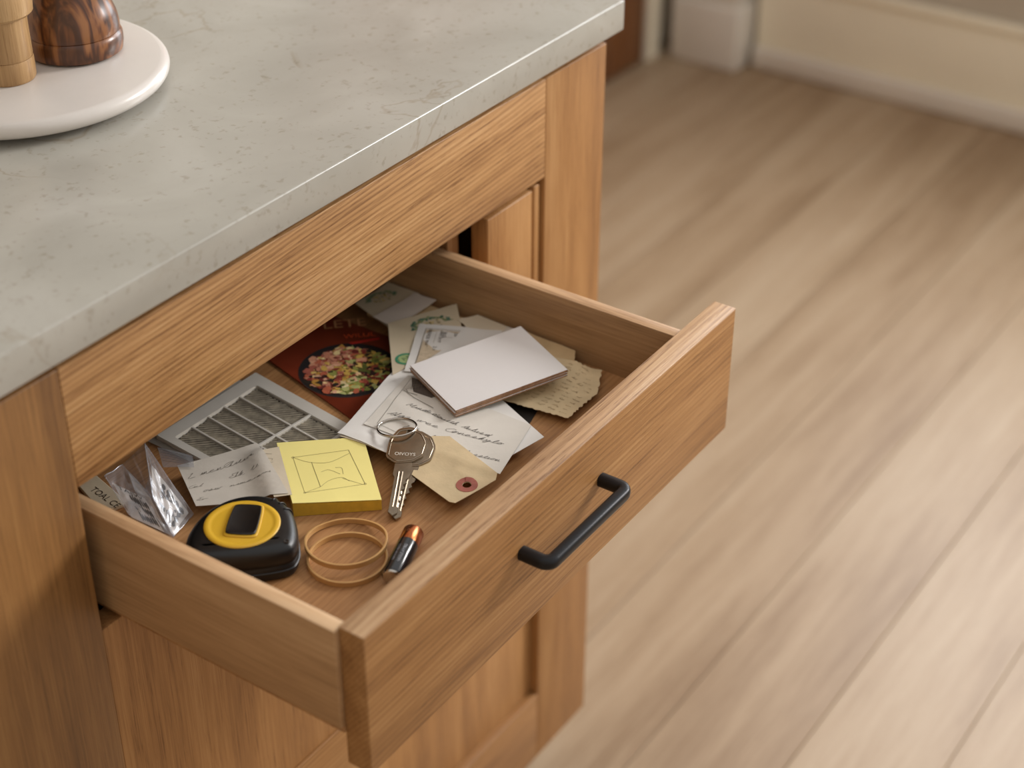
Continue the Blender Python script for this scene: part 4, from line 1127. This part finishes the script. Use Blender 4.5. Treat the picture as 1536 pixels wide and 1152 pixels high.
k1, zk1, T1, ax1, full1 = key('key', 0, 0, 0, 1.6, 'silver key on top, with stamped lettering on its bow, on the ring')
a_ = math.atan2(-.81, .30)
def ztop(x, y): return zk1(x, y)+2.6
printed('stamped_text', k1, ztop, [('OIVOYS', 4.2, (217.0, -83.6), math.atan2(-13.6, 7.6))], (222, 214, 200), .06)
# split ring: two coils of wire
rg = []; RB = zk1(234.5, -73.3)+2.6+1.0; RS = .16
for k in range(97):
    a = 4*math.pi*k/96; r_ = 14.0
    dz = 1.35*k/96
    x, y = 236.3+r_*math.cos(a+2.2), -61.8+r_*math.sin(a+2.2)
    hz_ = RB+dz-RS*((x-232.)*.6+(y+73.)*.8)
    rg.append((x/1000, y/1000, ZF+hz_/1000))
KR = None
v, f = tube(rg, .00075, 10); KR = mk('key_ring', v, f, steel_ring, smooth=True); meta(KR, 'steel split ring threaded through the keys', 'key ring')

# ---- clear film and small printed packet
film, nt, b = newmat('clear_plastic_film')
gl = N(nt, 'ShaderNodeBsdfGlossy'); gl.inputs['Roughness'].default_value = .2; gl.inputs['Color'].default_value = (.95, .96, 1, 1)
tr = N(nt, 'ShaderNodeBsdfTransparent'); tr.inputs['Color'].default_value = (.95, .955, .97, 1)
fr = N(nt, 'ShaderNodeLayerWeight'); fr.inputs['Blend'].default_value = .12
mr = N(nt, 'ShaderNodeMath', operation='MULTIPLY_ADD'); mr.inputs[1].default_value = .55; mr.inputs[2].default_value = .09; nt.links.new(fr.outputs['Facing'], mr.inputs[0])
mx = N(nt, 'ShaderNodeMixShader'); nt.links.new(mr.outputs[0], mx.inputs[0]); nt.links.new(tr.outputs[0], mx.inputs[1]); nt.links.new(gl.outputs[0], mx.inputs[2])
df_ = N(nt, 'ShaderNodeBsdfDiffuse'); df_.inputs['Color'].default_value = (.86, .88, .93, 1)
mx2 = N(nt, 'ShaderNodeMixShader'); mx2.inputs[0].default_value = .10; nt.links.new(mx.outputs[0], mx2.inputs[1]); nt.links.new(df_.outputs[0], mx2.inputs[2])
nt.links.new(mx2.outputs[0], nt.nodes['Material Output'].inputs['Surface']); nt.nodes.remove(b)
def patch(corners, n, fn):
    """bilinear patch of 3-D corners (mm), fn adds relief"""
    c = [np.array(q, float) for q in corners]; vs = []; fs = []
    for i in range(n+1):
        for j in range(n+1):
            u, v = i/n, j/n; p = (c[0]*(1-u)+c[1]*u)*(1-v)+(c[3]*(1-u)+c[2]*u)*v; p = p+fn(u, v, p); vs.append((p[0]/1000, p[1]/1000, ZF+max(p[2], .3)/1000))
    for i in range(n):
        for j in range(n): a = i*(n+1)+j; fs.append((a, a+n+1, a+n+2, a+1))
    return vs, fs
BG = empty('plastic_bag', (.075, .015, ZF), 'crumpled clear plastic bag holding printed labels, in the left corner of the drawer', 'bag')
P1, BRc, BLc, Mm, Lm, TLc, Vv = (103.4, 53.6, 34), (92.7, 2.5, 2), (67, -3.7, 2), (75.1, 20.4, 20), (56.7, 24.8, 14), (64.5, 53, 30), (84.3, 56.8, 26)
def crk(amp, sd):
    def g(u, v, p):
        e = min(1, 6*min(u, 1-u))*min(1, 6*min(v, 1-v))
        w_ = abs(noise.noise(Vector((u*2.6+sd, v*3.4, sd))))*1.6-.4+.22*noise.noise(Vector((u*7+sd, v*4, sd)))
        return np.array([0, 0, amp*e*w_])
    return g
mid_b = tuple((np.array(BLc)+np.array(BRc))/2)
allv = []; allf = []
def addp(c, sd, amp):
    v, f = patch(c, 22, crk(amp, sd)); s = len(allv); allv.extend(v); allf.extend([tuple(i+s for i in q) for q in f])
addp([P1, BRc, BLc, Mm], 3.1, 2.6)           # right face
addp([P1, Mm, BLc, Vv], 7.7, 2.4)            # centre face
addp([Vv, Mm, BLc, Lm], 5.5, 3.2)
addp([TLc, Vv, Mm, Lm], 9.3, 3.2)            # left face
# underside resting on the drawer bottom
addp([(103, 54, 5), (92.5, 2.7, .8), (67, -3.6, .8), (58, 26, 1.5)], 2.2, .5)
addp([P1, BRc, (92.5, 2.7, .8), (103, 54, 5)], 4.2, .3)
mk('film', allv, allf, film, BG, smooth=True)
# folded seams of the film catch the light
for a, b_ in ((P1, BRc), (P1, Mm), (Vv, TLc), (TLc, Lm), (P1, BLc), (BRc, BLc), (Mm, BLc)):
    a, b_ = np.array(a), np.array(b_); pts = [tuple(((a+(b_-a)*t)+np.array([0, 0, .4*math.sin(t*9)]))/1000*np.array([1, 1, 1])+np.array([0, 0, ZF])) for t in np.linspace(0, 1, 9)]
    v, f = tube(pts, .00035, 6); mk('film_seam', v, f, film, BG, smooth=True)
label_paper = plain('label_paper', (196, 186, 176), .6, scale=60, var=.06)
def label(c, name='printed_label', rows=4, cols=5, rgb=(40, 29, 22), cell=None, txt=None):
    c3 = [np.array(q, float) for q in c]
    f3 = lambda u, v: (c3[0]*(1-u)+c3[1]*u)*(1-v)+(c3[3]*(1-u)+c3[2]*u)*v
    nrm_ = np.cross(c3[1]-c3[0], c3[3]-c3[0]); nrm_ /= np.linalg.norm(nrm_)
    if nrm_[2] < 0: nrm_ = -nrm_
    tov = lambda p: (p[0]/1000, p[1]/1000, ZF+p[2]/1000)
    vs = [tov(q) for q in c3]+[tov(q-nrm_*.3) for q in c3]
    o = mk(name, vs, [(0, 1, 2, 3), (7, 6, 5, 4), (1, 0, 4, 5), (2, 1, 5, 6), (3, 2, 6, 7), (0, 3, 7, 4)], label_paper, BG)
    vs = []; fs = []
    u0, u1, v0, v1 = cell or (.1, .9, .3, .85)
    s = 0
    for r in range(rows):
        for k in range(cols):
            cu, cv = u0+(u1-u0)*(k+.5)/cols, v0+(v1-v0)*(r+.5)/rows
            du, dv = (u1-u0)/cols*.5, (v1-v0)/rows*.5
            poly = blobpoly(0, 0, 1, .28, 7); s = len(vs)
            for x, y in poly: vs.append(tov(f3(cu+x*du, cv+y*dv)+nrm_*.15))
            fs.append(tuple(range(s, s+len(poly))))
    mk('printed_pattern', vs, fs, ink(rgb), o)
    if txt:
        v, f = glyphs(txt, 1.0); w_ = max(abs(x) for x, y in v)
        mk('printed_text', [tov(f3(.5+x/w_*.4, (v0*.5)-y/1.0*.16)+nrm_*.15) for x, y in v], f, ink(rgb), o)
label([(97.5, 43, 24), (91.0, 5.0, 3.0), (69.0, -1.5, 2.4), (76.5, 22, 17)], rows=4, cols=5, cell=(.30, .93, .10, .86))
label([(84.0, 52, 22), (76.0, 24, 17.0), (67.3, 2.5, 4.0), (74, 36, 18.5)], rows=3, cols=6, cell=(.12, .9, .15, .9))
label([(66.5, 48, 25), (73.8, 27, 16.5), (66.0, 3.5, 3.2), (58.5, 25, 11.)], rows=3, cols=7, cell=(.38, .95, .15, .9), txt='TAJW')
sp = slab('paper_packet', [(72, 94), (86, 88), (76, 47), (58, 54)], .2, 3.0, packet_paper, None, .0004); meta(sp, 'small tan packet with dark print, behind the plastic bag', 'packet')
printed('printed_text', sp, zflat(3.0), [('TOAL CE', 7.5, (71, 64), math.atan2(-40, -6))], (64, 50, 36), .12)
fs_, zfs = sheet('clear_film_strip', [(127, 68), (133, 40), (124, 30), (112, 48)], film, .2, 'strip of clear film with fine lines beside the grille', 'film', stiff=5, wrk=1.5)
ribbons('printed_lines', fs_, zfs, [([(126-k*2.2, 64-k*2.4), (129.5-k*1.4, 42-k*1.8)], .3) for k in range(5)], (92, 84, 76), .15)
